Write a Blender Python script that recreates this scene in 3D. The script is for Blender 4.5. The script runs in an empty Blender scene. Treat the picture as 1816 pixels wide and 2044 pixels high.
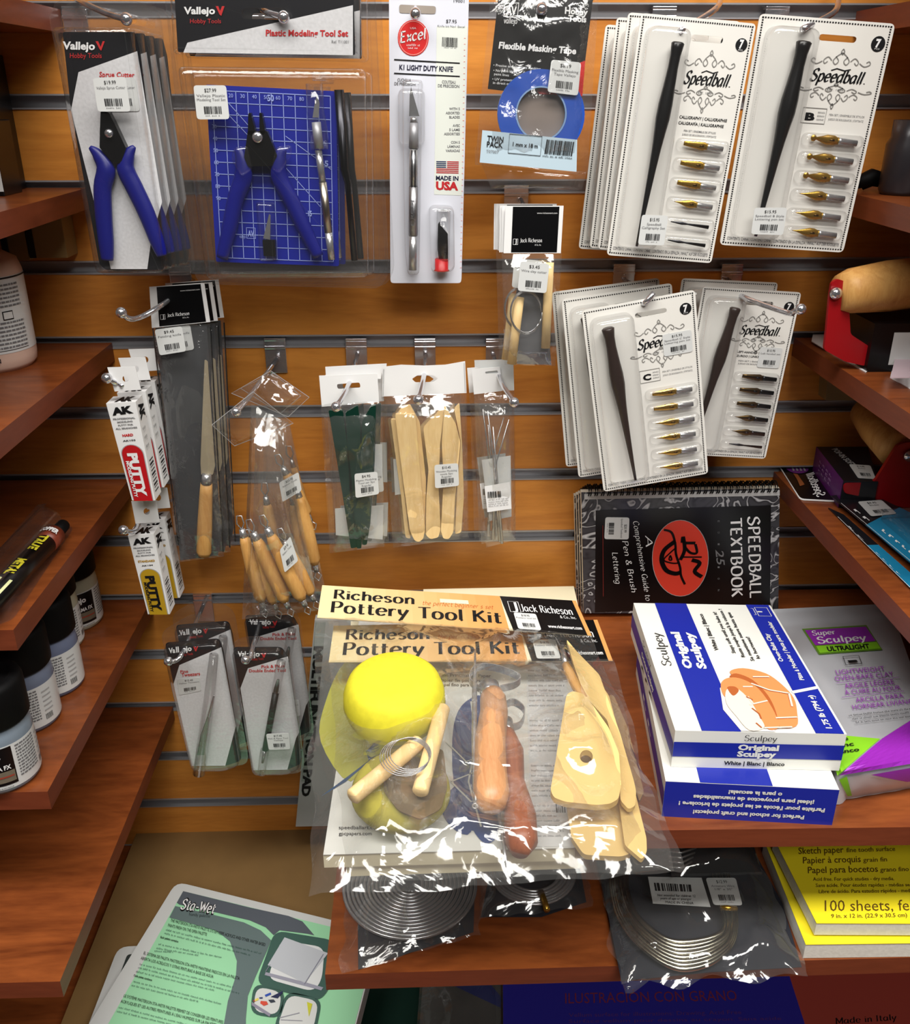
import bpy, math, random
from mathutils import Vector, Matrix, noise
random.seed(7)
SC = bpy.context.scene
COL = SC.collection
V = Vector
# ---------------------------------------------------------------- camera, world, lights
F_PX, DIST, CZ, YAW, PITCH = 1850.0, 0.96, 1.5, -0.0301, 0.4232
cam = bpy.data.objects.new('camera', bpy.data.cameras.new('camera'))
COL.objects.link(cam)
_r = V((math.cos(YAW), math.sin(YAW), 0))
_fw = V((-math.sin(YAW), math.cos(YAW), 0))
_F = _fw*math.cos(PITCH)-V((0, 0, 1))*math.sin(PITCH)
_U = _fw*math.sin(PITCH)+V((0, 0, 1))*math.cos(PITCH)
CP = V((0, -DIST, CZ))
cam.matrix_world = Matrix(((_r.x, _U.x, -_F.x, CP.x), (_r.y, _U.y, -_F.y, CP.y), (_r.z, _U.z, -_F.z, CP.z), (0, 0, 0, 1)))
cam.data.sensor_fit = 'HORIZONTAL'
cam.data.sensor_width = 36
cam.data.lens = 36*F_PX/1816
cam.data.clip_start = 0.02
SC.camera = cam
SC.view_settings.view_transform = 'Standard'
SC.view_settings.look = 'None'
SC.view_settings.gamma = 1
SC.view_settings.use_curve_mapping = False
SC.view_settings.exposure = 0.0
SC.cycles.transparent_max_bounces = 40
SC.cycles.max_bounces = 10
w = bpy.data.worlds.new('world')
SC.world = w
w.use_nodes = True
w.node_tree.nodes['Background'].inputs[0].default_value = (1, 0.97, 0.93, 1)
w.node_tree.nodes['Background'].inputs[1].default_value = 0.012


def area(name, loc, target, sx, sy, power, col=(1, .97, .92)):
    l = bpy.data.lights.new(name, 'AREA')
    l.shape = 'RECTANGLE'; l.size = sx; l.size_y = sy; l.energy = power; l.color = col
    o = bpy.data.objects.new(name, l); COL.objects.link(o)
    o.location = loc
    o.rotation_euler = (V(target)-V(loc)).to_track_quat('-Z', 'Y').to_euler()
    return o


area('ceiling_light_panel', (0.10, -0.98, 2.7), (0.10, -0.45, 1.0), 2.8, 0.4, 45).data.spread = math.radians(140)
area('ceiling_light_panel', (0.30, -2.2, 2.7), (0.20, -0.3, 1.1), 0.9, 0.4, 9).data.spread = math.radians(120)


# ---------------------------------------------------------------- materials
def lin(c):
    return tuple(((x/255)/12.92 if x/255 <= .04045 else ((x/255+.055)/1.055)**2.4) for x in c)+(1,)


MC = {}


def nm(name):
    m = bpy.data.materials.new(name)
    m.use_nodes = True
    return m, m.node_tree.nodes, m.node_tree.links, m.node_tree.nodes['Principled BSDF']


def C(r, g, b, rough=.5, metal=0, spec=.4, name=None, grain=0):
    k = (r, g, b, rough, metal, spec, grain)
    if k in MC: return MC[k]
    m, N, L, p = nm(name or 'paint_%d_%d_%d' % (r, g, b))
    col = lin((r, g, b))
    p.inputs['Base Color'].default_value = col
    p.inputs['Roughness'].default_value = rough
    p.inputs['Metallic'].default_value = metal
    p.inputs['Specular IOR Level'].default_value = spec
    if grain:
        t = N.new('ShaderNodeTexCoord'); n = N.new('ShaderNodeTexNoise'); n.inputs['Scale'].default_value = grain
        n.inputs['Detail'].default_value = 4
        mx = N.new('ShaderNodeMixRGB'); mx.blend_type = 'MULTIPLY'; mx.inputs[0].default_value = .5
        mx.inputs[1].default_value = col
        L.new(t.outputs['Object'], n.inputs['Vector']); L.new(n.outputs['Fac'], mx.inputs[2])
        rp = N.new('ShaderNodeMixRGB'); rp.inputs[1].default_value = tuple(x*.82 for x in col[:3])+(1,)
        rp.inputs[2].default_value = tuple(min(1, x*1.12) for x in col[:3])+(1,)
        L.new(n.outputs['Fac'], rp.inputs[0]); L.new(rp.outputs[0], p.inputs['Base Color'])
        bm = N.new('ShaderNodeBump'); bm.inputs['Strength'].default_value = .15; bm.inputs['Distance'].default_value = .001
        L.new(n.outputs['Fac'], bm.inputs['Height']); L.new(bm.outputs[0], p.inputs['Normal'])
    MC[k] = m
    return m


def wood(name, c1, c2, rough=.35, sc=(1, 1, 1), ns=6, spec=.4, coat=0):
    m, N, L, p = nm(name)
    t = N.new('ShaderNodeTexCoord'); mp = N.new('ShaderNodeMapping'); mp.inputs['Scale'].default_value = sc
    n = N.new('ShaderNodeTexNoise'); n.inputs['Scale'].default_value = ns; n.inputs['Detail'].default_value = 6
    n.inputs['Roughness'].default_value = .62; n.inputs['Distortion'].default_value = 1.2
    n2 = N.new('ShaderNodeTexNoise'); n2.inputs['Scale'].default_value = ns*9; n2.inputs['Detail'].default_value = 3
    ad = N.new('ShaderNodeMath'); ad.operation = 'MULTIPLY_ADD'; ad.inputs[1].default_value = .35
    cr = N.new('ShaderNodeValToRGB')
    cr.color_ramp.elements[0].position = .38; cr.color_ramp.elements[0].color = lin(c2)
    cr.color_ramp.elements[1].position = .82; cr.color_ramp.elements[1].color = lin(c1)
    L.new(t.outputs['Object'], mp.inputs[0]); L.new(mp.outputs[0], n.inputs['Vector']); L.new(mp.outputs[0], n2.inputs['Vector'])
    L.new(n2.outputs['Fac'], ad.inputs[0]); L.new(n.outputs['Fac'], ad.inputs[2])
    L.new(ad.outputs[0], cr.inputs[0]); L.new(cr.outputs[0], p.inputs['Base Color'])
    p.inputs['Roughness'].default_value = rough; p.inputs['Specular IOR Level'].default_value = spec
    p.inputs['Coat Weight'].default_value = coat
    return m


def plastic(name, lo, hi, rough=.06, bump=0, bscale=40, haze=0, tint=(.98, .98, .98)):
    m, N, L, p = nm(name)
    N.remove(p)
    out = N['Material Output']
    tr = N.new('ShaderNodeBsdfTransparent'); tr.inputs[0].default_value = tint+(1,)
    gl = N.new('ShaderNodeBsdfGlossy'); gl.inputs['Roughness'].default_value = rough
    lw = N.new('ShaderNodeLayerWeight'); pw = N.new('ShaderNodeMath'); pw.operation = 'POWER'; pw.inputs[1].default_value = 2.5
    ml = N.new('ShaderNodeMath'); ml.operation = 'MULTIPLY_ADD'; ml.inputs[1].default_value = hi; ml.inputs[2].default_value = lo
    mx = N.new('ShaderNodeMixShader')
    L.new(lw.outputs['Facing'], pw.inputs[0]); L.new(pw.outputs[0], ml.inputs[0]); L.new(ml.outputs[0], mx.inputs[0])
    base = tr.outputs[0]
    if haze:
        df = N.new('ShaderNodeBsdfDiffuse'); df.inputs[0].default_value = (.8, .8, .78, 1)
        m2 = N.new('ShaderNodeMixShader'); m2.inputs[0].default_value = haze
        L.new(tr.outputs[0], m2.inputs[1]); L.new(df.outputs[0], m2.inputs[2]); base = m2.outputs[0]
    L.new(base, mx.inputs[1]); L.new(gl.outputs[0], mx.inputs[2]); L.new(mx.outputs[0], out.inputs[0])
    if bump:
        t = N.new('ShaderNodeTexCoord'); n = N.new('ShaderNodeTexNoise'); n.inputs['Scale'].default_value = bscale
        n.inputs['Detail'].default_value = 3; n.inputs['Distortion'].default_value = 2.5
        bm = N.new('ShaderNodeBump'); bm.inputs['Strength'].default_value = bump; bm.inputs['Distance'].default_value = .01
        L.new(t.outputs['Object'], n.inputs['Vector']); L.new(n.outputs['Fac'], bm.inputs['Height'])
        for q in (gl, lw): L.new(bm.outputs[0], q.inputs['Normal'])
    return m


M_SLAT = wood('slatwall_wood', (214, 142, 62), (176, 106, 42), .33, (1.2, 1, 9), 3.2, .45)
M_SHELF = wood('cherry_shelf_wood', (138, 73, 34), (82, 36, 16), .3, (1.3, 6, 6), 3, .45)
M_EDGE = wood('cherry_edge_band', (118, 57, 34), (92, 41, 24), .42, (1, 1, 8), 4, .4)
M_ALU = C(168, 168, 172, .42, .45, .5, name='groove_aluminium')
M_CHR = C(215, 215, 220, .13, .88, name='chrome')
M_STEEL = C(186, 186, 188, .26, .75, name='steel')
M_DSTEEL = C(60, 60, 64, .3, 1, name='dark_steel')
M_BLK = C(9, 9, 11, .3, 0, .4, name='black_gloss')
M_BLKM = C(6, 6, 7, .6, 0, .15, name='black_matt')
M_WHT = C(226, 226, 226, .5, 0, .3, name='white_card')
M_WHG = C(205, 207, 206, .3, 0, .5, name='grey_white_card')
M_INK = C(18, 18, 20, .5, 0, .3, name='black_ink')
M_GRY = C(110, 110, 112, .6, 0, .2, name='grey_ink')
M_LGR = C(160, 160, 160, .6, 0, .2, name='light_grey_ink')
M_RED = C(190, 32, 34, .5, name='red_ink')
M_BLUE = C(13, 19, 116, .38, 0, .5, name='blue_rubber')
M_PALE = wood('pale_wood', (236, 206, 150), (222, 184, 122), .5, (8, 1.2, 8), 10, .3)
M_TAN = wood('tan_wood', (206, 158, 92), (182, 128, 66), .45, (9, 1.2, 9), 12, .3)
M_GOLD = C(186, 146, 62, .24, .82, name='brass')
M_BRONZE = C(112, 88, 52, .3, 1, name='bronze')
M_SHELL = plastic('clear_blister_plastic', .05, .65, .07, .05, 60, .01, tint=(.97, .97, .97))
M_FILM = plastic('clear_bag_film', .07, .6, .08, .14, 14, .035, tint=(.96, .96, .95))
M_FILM2 = plastic('smooth_bag_film', .07, .5, .12, .2, 30, .03, tint=(.96, .96, .96))


# ---------------------------------------------------------------- projection: a photo pixel seen on a chosen real surface
def ray(u, v): return _F*F_PX+_r*(u-908)-_U*(v-1022)


def wall(u, v, d=0):
    q = ray(u, v); return CP+q*((-d-CP.y)/q.y)


def hz(u, v, z):
    q = ray(u, v); return CP+q*((z-CP.z)/q.z)


class T:
    """a thing: an Empty with its own frame (X right, Y up the face, Z out of the face)"""
    def __init__(s, name, label, cat, O, X=(1, 0, 0), Y=(0, 0, 1), group=None, root=True):
        X = V(X).normalized(); Z = X.cross(V(Y)).normalized(); Y = Z.cross(X)
        s.O, s.X, s.Y, s.Z = V(O), X, Y, Z
        s.M = Matrix(((X.x, Y.x, Z.x, O[0]), (X.y, Y.y, Z.y, O[1]), (X.z, Y.z, Z.z, O[2]), (0, 0, 0, 1)))
        s.Mi = s.M.inverted()
        s.k = (s.O-CP).dot(_F)/F_PX
        s.e = None
        if root:
            o = bpy.data.objects.new(name, None); COL.objects.link(o); o.matrix_world = s.M
            o.empty_display_size = .02
            o['label'] = label; o['category'] = cat
            if group: o['group'] = group
            s.e = o

    def P(s, u, v, h=0):
        q = ray(u, v); t = (s.O+s.Z*h-CP).dot(s.Z)/q.dot(s.Z)
        return s.Mi @ (CP+q*t)

    def W(s, p): return s.Mi @ V(p)


def VT(name, label, cat, u, v, d, group=None, tilt=0, yaw=0):
    t = math.radians(tilt); y = math.radians(yaw)
    X = V((math.cos(y), math.sin(y), 0))
    return T(name, label, cat, wall(u, v, d), X, V((-math.sin(t)*math.sin(y), math.sin(t)*math.cos(y), math.cos(t))), group)


def HT(name, label, cat, u, v, z, group=None, tilt=0, rot=0):
    t = math.radians(tilt); a = math.radians(rot)
    X = V((math.cos(a), math.sin(a), 0)); Y = V((-math.sin(a)*math.cos(t), math.cos(a)*math.cos(t), math.sin(t)))
    return T(name, label, cat, hz(u, v, z), X, Y, group)


def rp(pts, r, n=4):
    """round the corners of a polygon (r in the units of its points)"""
    out = []; m = len(pts)
    for i in range(m):
        p = V(pts[i][:2]); a = V(pts[i-1][:2])-p; b = V(pts[(i+1) % m][:2])-p
        ra = min(r, a.length*.49); rb = min(r, b.length*.49)
        p0 = p+a.normalized()*ra; p1 = p+b.normalized()*rb
        for k in range(n+1):
            t = k/n
            out.append(tuple(p0*(1-t)**2+p*2*t*(1-t)+p1*t*t))
    return out


def oval(cx, cy, rx, ry, n=28, a=0):
    ca, sa = math.cos(a), math.sin(a)
    return [(cx+rx*math.cos(2*math.pi*i/n)*ca-ry*math.sin(2*math.pi*i/n)*sa, cy+rx*math.cos(2*math.pi*i/n)*sa+ry*math.sin(2*math.pi*i/n)*ca) for i in range(n)]


def crom(P, n=6, closed=False):
    P = [V(p) for p in P]
    if len(P) < 3: return P
    out = []; m = len(P)
    for i in range(m if closed else m-1):
        if closed: a, b, c, d = P[i-1], P[i], P[(i+1) % m], P[(i+2) % m]
        else: a, b, c, d = P[max(i-1, 0)], P[i], P[i+1], P[min(i+2, m-1)]
        for k in range(n):
            t = k/n
            out.append(.5*((2*b)+(c-a)*t+(2*a-5*b+4*c-d)*t*t+(3*b-a-3*c+d)*t**3))
    if not closed: out.append(P[-1])
    return out


# ---------------------------------------------------------------- lettering
TXT = {}


def txtmesh(s, bold=0, sp=1.0):
    k = (s, bold, sp)
    if k in TXT: return TXT[k]
    c = bpy.data.curves.new('t', 'FONT'); c.body = s; c.resolution_u = 2; c.offset = bold; c.space_character = sp
    o = bpy.data.objects.new('t', c); COL.objects.link(o)
    dg = bpy.context.evaluated_depsgraph_get(); me = bpy.data.meshes.new_from_object(o.evaluated_get(dg))
    vs = [tuple(v.co) for v in me.vertices]; fs = [tuple(p.vertices) for p in me.polygons]
    bpy.data.objects.remove(o); bpy.data.curves.remove(c); bpy.data.meshes.remove(me)
    x0 = min([v[0] for v in vs] or [0]); x1 = max([v[0] for v in vs] or [1])
    TXT[k] = ([((v[0]-x0)/max(1e-6, x1-x0), v[1]/.70) for v in vs], fs)
    return TXT[k]


bowl = '.8,3.4 2.2,4.6 3.8,3.4 3.8,1.2 2.4,0 .8,.7'
abowl = '3.6,4.1 2,4.6 .6,3.2 .6,1.2 1.8,0 3.5,1.4'
GL = {'a': (abowl+';/3.7,4.5 3.7,.6 4.4,0', 4.9), 'b': ('/.8,7 .8,.2;'+bowl, 4.6), 'c': ('3.6,3.7 2.2,4.6 .6,3.2 .6,1.2 2,0 3.6,.8', 4.2),
      'd': (abowl+';/3.8,7 3.8,.5 4.4,0', 4.9), 'e': ('.7,2.3 3.7,2.7 3.2,4.2 2,4.6 .7,3.4 .6,1.4 1.8,0 3.6,.8', 4.3),
      'f': ('3.4,6.6 2.4,7 1.5,6 1.4,4 1.4,0;/.4,4.4 2.8,4.4', 3.1), 'g': (abowl+';3.7,4.5 3.7,0 3.2,-2 1.6,-2.5 .6,-1.6', 4.7),
      'h': ('/.8,7 .8,0;.8,3.2 2.2,4.6 3.5,3.8 3.6,2 3.6,0', 4.5), 'i': ('/1,4.5 1,0;/1,6.3 1,5.7', 2), 'j': ('/1.2,4.5 1.2,-1.5;/1.2,6.3 1.2,5.7;1.2,-1.5 .6,-2.4 -.4,-2.2', 2.2),
      'k': ('/.8,7 .8,0;/3.6,4.5 .9,2;/1.6,2.6 3.9,0', 4.2), 'l': ('/.9,7 .9,.5 1.5,0', 2), 'm': ('/.8,4.5 .8,0;.8,3.2 1.9,4.6 2.9,3.8 3,2 3,0;3,3.2 4.2,4.6 5.2,3.8 5.2,2 5.2,0', 6.2),
      'n': ('/.8,4.5 .8,0;.8,3.2 2.2,4.6 3.5,3.8 3.6,2 3.6,0', 4.6), 'o': ('.6,2.2 .9,3.8 2.2,4.6 3.6,3.8 4,2.2 3.5,.7 2.2,0 .9,.7 .6,2.2', 4.7),
      'p': ('/.8,4.5 .8,-2.5;'+bowl, 4.6), 'r': ('/.8,4.5 .8,0;.8,3 1.8,4.4 3.1,4.3', 3.4), 's': ('3.2,3.9 2,4.6 .8,3.8 1.2,2.8 2.6,2 3.2,1 2,0 .6,.6', 3.8),
      't': ('/1.4,6.2 1.4,1;1.4,1 1.8,.1 3,.4;/.4,4.4 2.9,4.4', 3.3), 'u': ('.8,4.5 .8,1.4 1.8,0 3.6,1.4;/3.6,4.5 3.6,.4 4.2,0', 4.7),
      'v': ('/.5,4.5 2,0 3.7,4.5', 4.1), 'w': ('/.5,4.5 1.8,0 2.9,4 4,0 5.3,4.5', 5.8), 'x': ('/.6,4.5 3.6,0;/3.6,4.5 .6,0', 4.1), 'y': ('.6,4.5 .9,2 2,1;/3.8,4.5 2,0 1.2,-2 .4,-2.4', 4.3),
      'S': ('4.2,5.9 2.6,7.1 .8,6 1,4.4 3,3.4 4.4,2 3,0 .8,.4 .4,1.4', 5), 'R': ('/.9,7 .9,0;.9,6.9 3.4,6.8 4,5.3 3,3.8 .9,3.6;/2.6,3.6 4.9,0', 5.2),
      'P': ('/.9,7 .9,0;.9,6.9 3.4,6.8 4.2,5.2 3.2,3.5 .9,3.2', 4.8), 'T': ('/2.6,6.9 2.6,0;/.2,6.7 5,6.9', 5), 'K': ('/.9,7 .9,0;/4.4,7 1,3.2;/1.9,4.1 4.8,0', 5.2),
      'J': ('/2.6,7 2.6,1;2.6,1 2,-.4 .6,-.4', 3.6), 'E': ('/.9,7 .9,0;/.9,6.9 4,6.9;/.9,3.7 3.4,3.7;/.9,.1 4.2,.1', 4.8), 'W': ('/.3,7 2.2,0 3.8,6.5 5.4,0 7.3,7', 7.4),
      'A': ('/.2,0 2.7,7 5.2,0;/1.2,2.4 4.2,2.4', 5.4), 'B': ('/.9,7 .9,0;.9,6.9 3.2,6.8 3.8,5.3 2.8,3.9 .9,3.7;.9,3.7 3.6,3.5 4.4,1.9 3.2,.1 .9,0', 5), 'C': ('4.6,5.8 3,7.1 1,5.6 .6,3.2 1.4,.8 3.2,0 4.8,1.2', 5.2),
      'D': ('/.9,7 .9,0;.9,6.9 3.4,6.4 4.8,3.6 3.6,.8 .9,0', 5.4), 'G': ('4.6,5.8 3,7.1 1,5.6 .6,3.2 1.4,.8 3.2,0 4.6,1;/4.6,3 4.6,-.4', 5.2), 'L': ('/.9,7 .9,.1 4.2,.1', 4.4),
      'O': ('.6,3.5 1.2,6.2 3,7 4.8,6.2 5.4,3.5 4.8,.8 3,0 1.2,.8 .6,3.5', 6), 'X': ('/.5,7 4.6,0;/4.6,7 .5,0', 5), 'M': ('/.8,0 .8,7;/.8,7 3.4,1;/3.4,1 6,7;/6,7 6,0', 6.8), 'I': ('/1,7 1,0', 2.2), '-': ('/.5,2.6 3,2.6', 3.5), '.': ('/.6,.3 1,.3', 1.6), '&': ('4.6,0 1.4,5.4 2.2,6.8 3.3,5.8 .9,2.4 1.2,.4 3,0 4.6,2.8', 5.2), ' ': ('', 2.6)}


def penmesh(s, wide=.9, thin=.25, ang=0, serif=0, key=None):
    k = (s, wide, thin, ang, serif)
    if k in TXT: return TXT[k]
    vs, fs = [], []; x = 0; nib = V((math.cos(ang), math.sin(ang)))

    def stroke(P):
        dirs = []
        for i in range(len(P)):
            d = (P[min(i+1, len(P)-1)]-P[max(i-1, 0)])
            if d.length < 1e-6: d = V((0, 1))
            d.normalize(); w = thin+(wide-thin)*abs(d.x*nib.y-d.y*nib.x)
            n = V((-d.y, d.x))*w*.5; b = len(vs)
            vs.append(tuple(P[i]+n)); vs.append(tuple(P[i]-n))
            if i: fs.append((b-2, b-1, b+1, b))
    for ch in s:
        g, adv = GL[ch]
        for st in g.split(';'):
            if not st: continue
            ln = st[0] == '/'; P = [V([float(a) for a in q.split(',')])+V((x, 0)) for q in st.strip('/').split()]
            if ln:
                for a, b in zip(P, P[1:]): stroke([a, b])
                if serif and abs(P[0].x-P[-1].x) < .5:
                    for e in (P[0], P[-1]):
                        if abs(P[0].y-P[-1].y) > 2:
                            o = V((.75, 0)); h = V((0, .15 if e.y < 1 else -.15)); b = len(vs)
                            for q in (e-o, e+o, e+o+h*2, e-o+h*2): vs.append(tuple(q))
                            fs.append((b, b+1, b+2, b+3))
            else: stroke(crom(P, 5))
        x += adv+.35
    xs = [v[0] for v in vs]; x0, x1 = min(xs), max(xs)
    TXT[k] = ([((v[0]-x0)/(x1-x0), v[1]/7) for v in vs], fs)
    return TXT[k]


# ---------------------------------------------------------------- mesh builder (one part = one builder = one mesh object)
class B:
    def __init__(s, t, m=None, k=None):
        s.t, s.v, s.f, s.mi, s.mats, s.sm = t, [], [], [], [], []
        s.m = m or t.P
        s.px = m is None
        s.k = k or t.k

    def sub(s, m): s.m = m; s.px = False; return s

    def back(s): s.m = s.t.P; s.px = True; return s

    def add(s, vs, fs, mat, smooth=False):
        if mat not in s.mats: s.mats.append(mat)
        i = s.mats.index(mat); b = len(s.v)
        s.v += [tuple(p) for p in vs]
        for f in fs:
            s.f.append(tuple(b+j for j in f)); s.mi.append(i); s.sm.append(smooth)

    def poly(s, pts, mat, h=0.0, th=0, hole=None, side=None):
        """flat printed shape or, with th, a slab whose top is at h"""
        P = [s.m(p[0], p[1], h) for p in pts]
        ar = sum(P[i-1].x*P[i].y-P[i].x*P[i-1].y for i in range(len(P))) if s.px or True else 1
        if hole:
            H = [s.m(p[0], p[1], h) for p in hole]
            ah = sum(H[i-1].x*H[i].y-H[i].x*H[i-1].y for i in range(len(H)))
            if ah*ar > 0: H = H[::-1]
            j, i0 = min(((a, c) for a in range(len(P)) for c in range(len(H))), key=lambda q: (P[q[0]]-H[q[1]]).length)
            H = H[i0:]+H[:i0]
            ring = P[:j+1]+H+[H[0]]+P[j:]
        else: ring = P; H = []
        s.add(ring, [tuple(range(len(ring)))], mat)
        if th:
            dn = lambda q: V((q.x, q.y, q.z-th)) if s.m == s.t.P or not hasattr(s.m, 'n') else q-s.m.n*th
            lo = [dn(p) for p in P]; n = len(P)
            s.add(P+lo, [(i, (i+1) % n, n+(i+1) % n, n+i) for i in range(n)], side or mat)
            if not hole: s.add(lo, [tuple(reversed(range(n)))], side or mat)
            else:
                hl = [dn(p) for p in H]; m = len(H)
                s.add(H+hl, [(i, (i+1) % m, m+(i+1) % m, m+i) for i in range(m)], side or mat)
                s.add([dn(p) for p in ring], [tuple(reversed(range(len(ring))))], side or mat)

    def slab(s, q, mat, h, th, r=0, **k): s.poly(rp(q, r) if r else q, mat, h, th, **k)

    def line(s, pts, w, mat, h=.0003, closed=False):
        """flat printed line of width w (map units scaled by k)"""
        P = [s.m(p[0], p[1], h) for p in pts]; n = len(P); vs = []; fs = []; w = w*s.k*.5
        nz = getattr(s.m, 'n', V((0, 0, 1)))
        for i in range(n):
            a = P[i-1] if (i or closed) else P[i]; b = P[(i+1) % n] if (i < n-1 or closed) else P[i]
            d = (b-a); d = d.normalized() if d.length > 1e-9 else V((1, 0, 0)); q = nz.cross(d)*w
            vs += [P[i]+q, P[i]-q]
        for i in range(n if closed else n-1):
            j = (i+1) % n; fs.append((2*i, 2*i+1, 2*j+1, 2*j))
        s.add(vs, fs, mat)

    def tube(s, pts, r, mat, n=10, flat=1.0, closed=False, smooth=True):
        """swept tube; pts (a, b, h); r number or list, in map units"""
        P = [s.m(p[0], p[1], p[2]) for p in pts]; s.tube3(P, [x*s.k for x in (r if isinstance(r, (list, tuple)) else [r]*len(P))], mat, n, flat, closed, smooth)

    def tube3(s, P, R, mat, n=10, flat=1.0, closed=False, smooth=True):
        if not isinstance(R, (list, tuple)): R = [R]*len(P)
        m = len(P); vs = []; fs = []; ref = None
        for i in range(m):
            a = P[i-1] if (i or closed) else P[i]; b = P[(i+1) % m] if (i < m-1 or closed) else P[i]
            d = (b-a); d = d.normalized() if d.length > 1e-9 else V((1, 0, 0))
            if ref is None:
                ref = V((0, 0, 1)) if abs(d.z) < .9 else V((0, 1, 0))
            side = ref.cross(d)
            if side.length < 1e-3: side = V((0, 1, 0)).cross(d)
            side.normalize(); up = d.cross(side).normalized()
            if abs(d.z) >= .9: ref = up
            for j in range(n):
                c, q = math.cos(2*math.pi*j/n), math.sin(2*math.pi*j/n)
                vs.append(P[i]+side*c*R[i]+up*q*R[i]*flat)
        for i in range(m if closed else m-1):
            for j in range(n):
                a = i*n+j; b = i*n+(j+1) % n; k = (i+1) % m
                fs.append((a, b, k*n+(j+1) % n, k*n+j))
        if not closed: fs += [tuple(range(n))[::-1], tuple((m-1)*n+j for j in range(n))]
        s.add(vs, fs, mat, smooth)

    def ball(s, c, r, mat, flat=1, n=12):
        P = []; R = []
        for i in range(9):
            a = math.pi*i/8; P.append(c+V((0, 0, -math.cos(a)*r*flat))); R.append(max(1e-5, math.sin(a)*r))
        s.tube3(P, R, mat, n)

    def lathe(s, c, prof, mat, n=32, ax=V((0, 0, 1)), smooth=True):
        """prof list of (radius, height) in metres along ax from c (local)"""
        a = ax.normalized(); x = a.orthogonal().normalized(); y = a.cross(x); vs = []; fs = []
        for r, z in prof:
            for j in range(n):
                t = 2*math.pi*j/n; vs.append(c+a*z+x*math.cos(t)*r+y*math.sin(t)*r)
        for i in range(len(prof)-1):
            for j in range(n):
                fs.append((i*n+j, i*n+(j+1) % n, (i+1)*n+(j+1) % n, (i+1)*n+j))
        fs += [tuple(range(n))[::-1], tuple((len(prof)-1)*n+j for j in range(n))]
        s.add(vs, fs, mat, smooth)

    def box(s, a, b, mat):
        x0, y0, z0 = a; x1, y1, z1 = b
        vs = [(x, y, z) for z in (z0, z1) for y in (y0, y1) for x in (x0, x1)]
        s.add([V(p) for p in vs], [(0, 2, 3, 1), (4, 5, 7, 6), (0, 1, 5, 4), (2, 6, 7, 3), (0, 4, 6, 2), (1, 3, 7, 5)], mat)

    def hexa(s, P, mat, mats=None):
        """P: four top corners then four bottom corners (local vectors)"""
        F = [(0, 1, 2, 3), (7, 6, 5, 4), (0, 4, 5, 1), (1, 5, 6, 2), (2, 6, 7, 3), (3, 7, 4, 0)]
        for i, f in enumerate(F): s.add([P[j] for j in f], [(0, 1, 2, 3)], (mats or {}).get(i, mat))

    def dome(s, pts, h, r, mat, base=0.0, cap=True):
        """raised shell: side walls from base to h with a rounded top edge of radius r (metres)"""
        P = [s.m(p[0], p[1], base) for p in pts]; n = len(P)
        ar = sum(P[i-1].x*P[i].y-P[i].x*P[i-1].y for i in range(n))
        if ar < 0: P = P[::-1]
        nn = []
        for i in range(n):
            a = (P[i]-P[i-1]); b = (P[(i+1) % n]-P[i]); d = V((0, 0, 0))
            for q in (a, b):
                if q.length > 1e-9: d += V((q.y, -q.x, 0)).normalized()
            nn.append(d.normalized() if d.length > 1e-6 else V((0, 0, 0)))
        rings = [(0, 0), (0, h-base-r)]+[(r*(1-math.cos(a)), h-base-r+r*math.sin(a)) for a in (.5, 1.0, math.pi/2)]
        vs = []
        for ins, z in rings: vs += [P[i]-nn[i]*ins+V((0, 0, z)) for i in range(n)]
        fs = [(k*n+i, k*n+(i+1) % n, (k+1)*n+(i+1) % n, (k+1)*n+i) for k in range(len(rings)-1) for i in range(n)]
        s.add(vs, fs, mat, True)
        if cap: s.add(vs[-n:], [tuple(range(n))], mat)

    def film(s, q, h, mat, nx=26, ny=34, bulge=.01, rip=.004, seed=0, edge=0.0, fr=22):
        """creased plastic film over a quad TL TR BR BL"""
        vs = []; fs = []
        for j in range(ny+1):
            for i in range(nx+1):
                a, b = i/nx, j/ny
                u = (q[0][0]*(1-a)+q[1][0]*a)*(1-b)+(q[3][0]*(1-a)+q[2][0]*a)*b
                v = (q[0][1]*(1-a)+q[1][1]*a)*(1-b)+(q[3][1]*(1-a)+q[2][1]*a)*b
                p = s.m(u, v, h); e = min(1, 6*min(a, 1-a))*min(1, 7*min(b, 1-b)+.0)
                c = V((p.x*fr, p.y*fr*.7, seed*3.1)); rd = 1-abs(noise.noise(c)*2); r2 = 1-abs(noise.noise(c*2.3)*2)
                z = bulge*e*(.75+.5*noise.noise(c*.4))+rip*(rd*rd*(.5+e)+.5*r2*r2)*(.35+.65*e)
                if edge: p = p+V((noise.noise(V((b*5, seed, 1)))*edge*(1 if i in (0, nx) else 0), noise.noise(V((a*5, seed, 2)))*edge*(1 if j == ny else 0), 0))
                vs.append(V((p.x, p.y, p.z+z)))
        for j in range(ny):
            for i in range(nx):
                a = j*(nx+1)+i; fs.append((a, a+nx+1, a+nx+2, a+1))
        s.add(vs, fs, mat, True)

    # lettering
    def _place(s, mesh, A, Bp, cap, mat, h, slant):
        vs, fs = mesh
        if isinstance(cap, (tuple, list)): cv = V(cap)
        elif s.px:
            d = V((Bp[0]-A[0], Bp[1]-A[1])); d.normalize(); cv = V((d.y, -d.x))*cap
        else: cv = V((0, -cap))
        a = s.m(A[0], A[1], h); b = s.m(Bp[0], Bp[1], h)-a; c = s.m(A[0]+cv.x, A[1]+cv.y, h)-a
        sl = slant*c.length/max(b.length, 1e-9)
        s.add([a+b*(x+sl*y)+c*y for x, y in vs], fs, mat)

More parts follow.
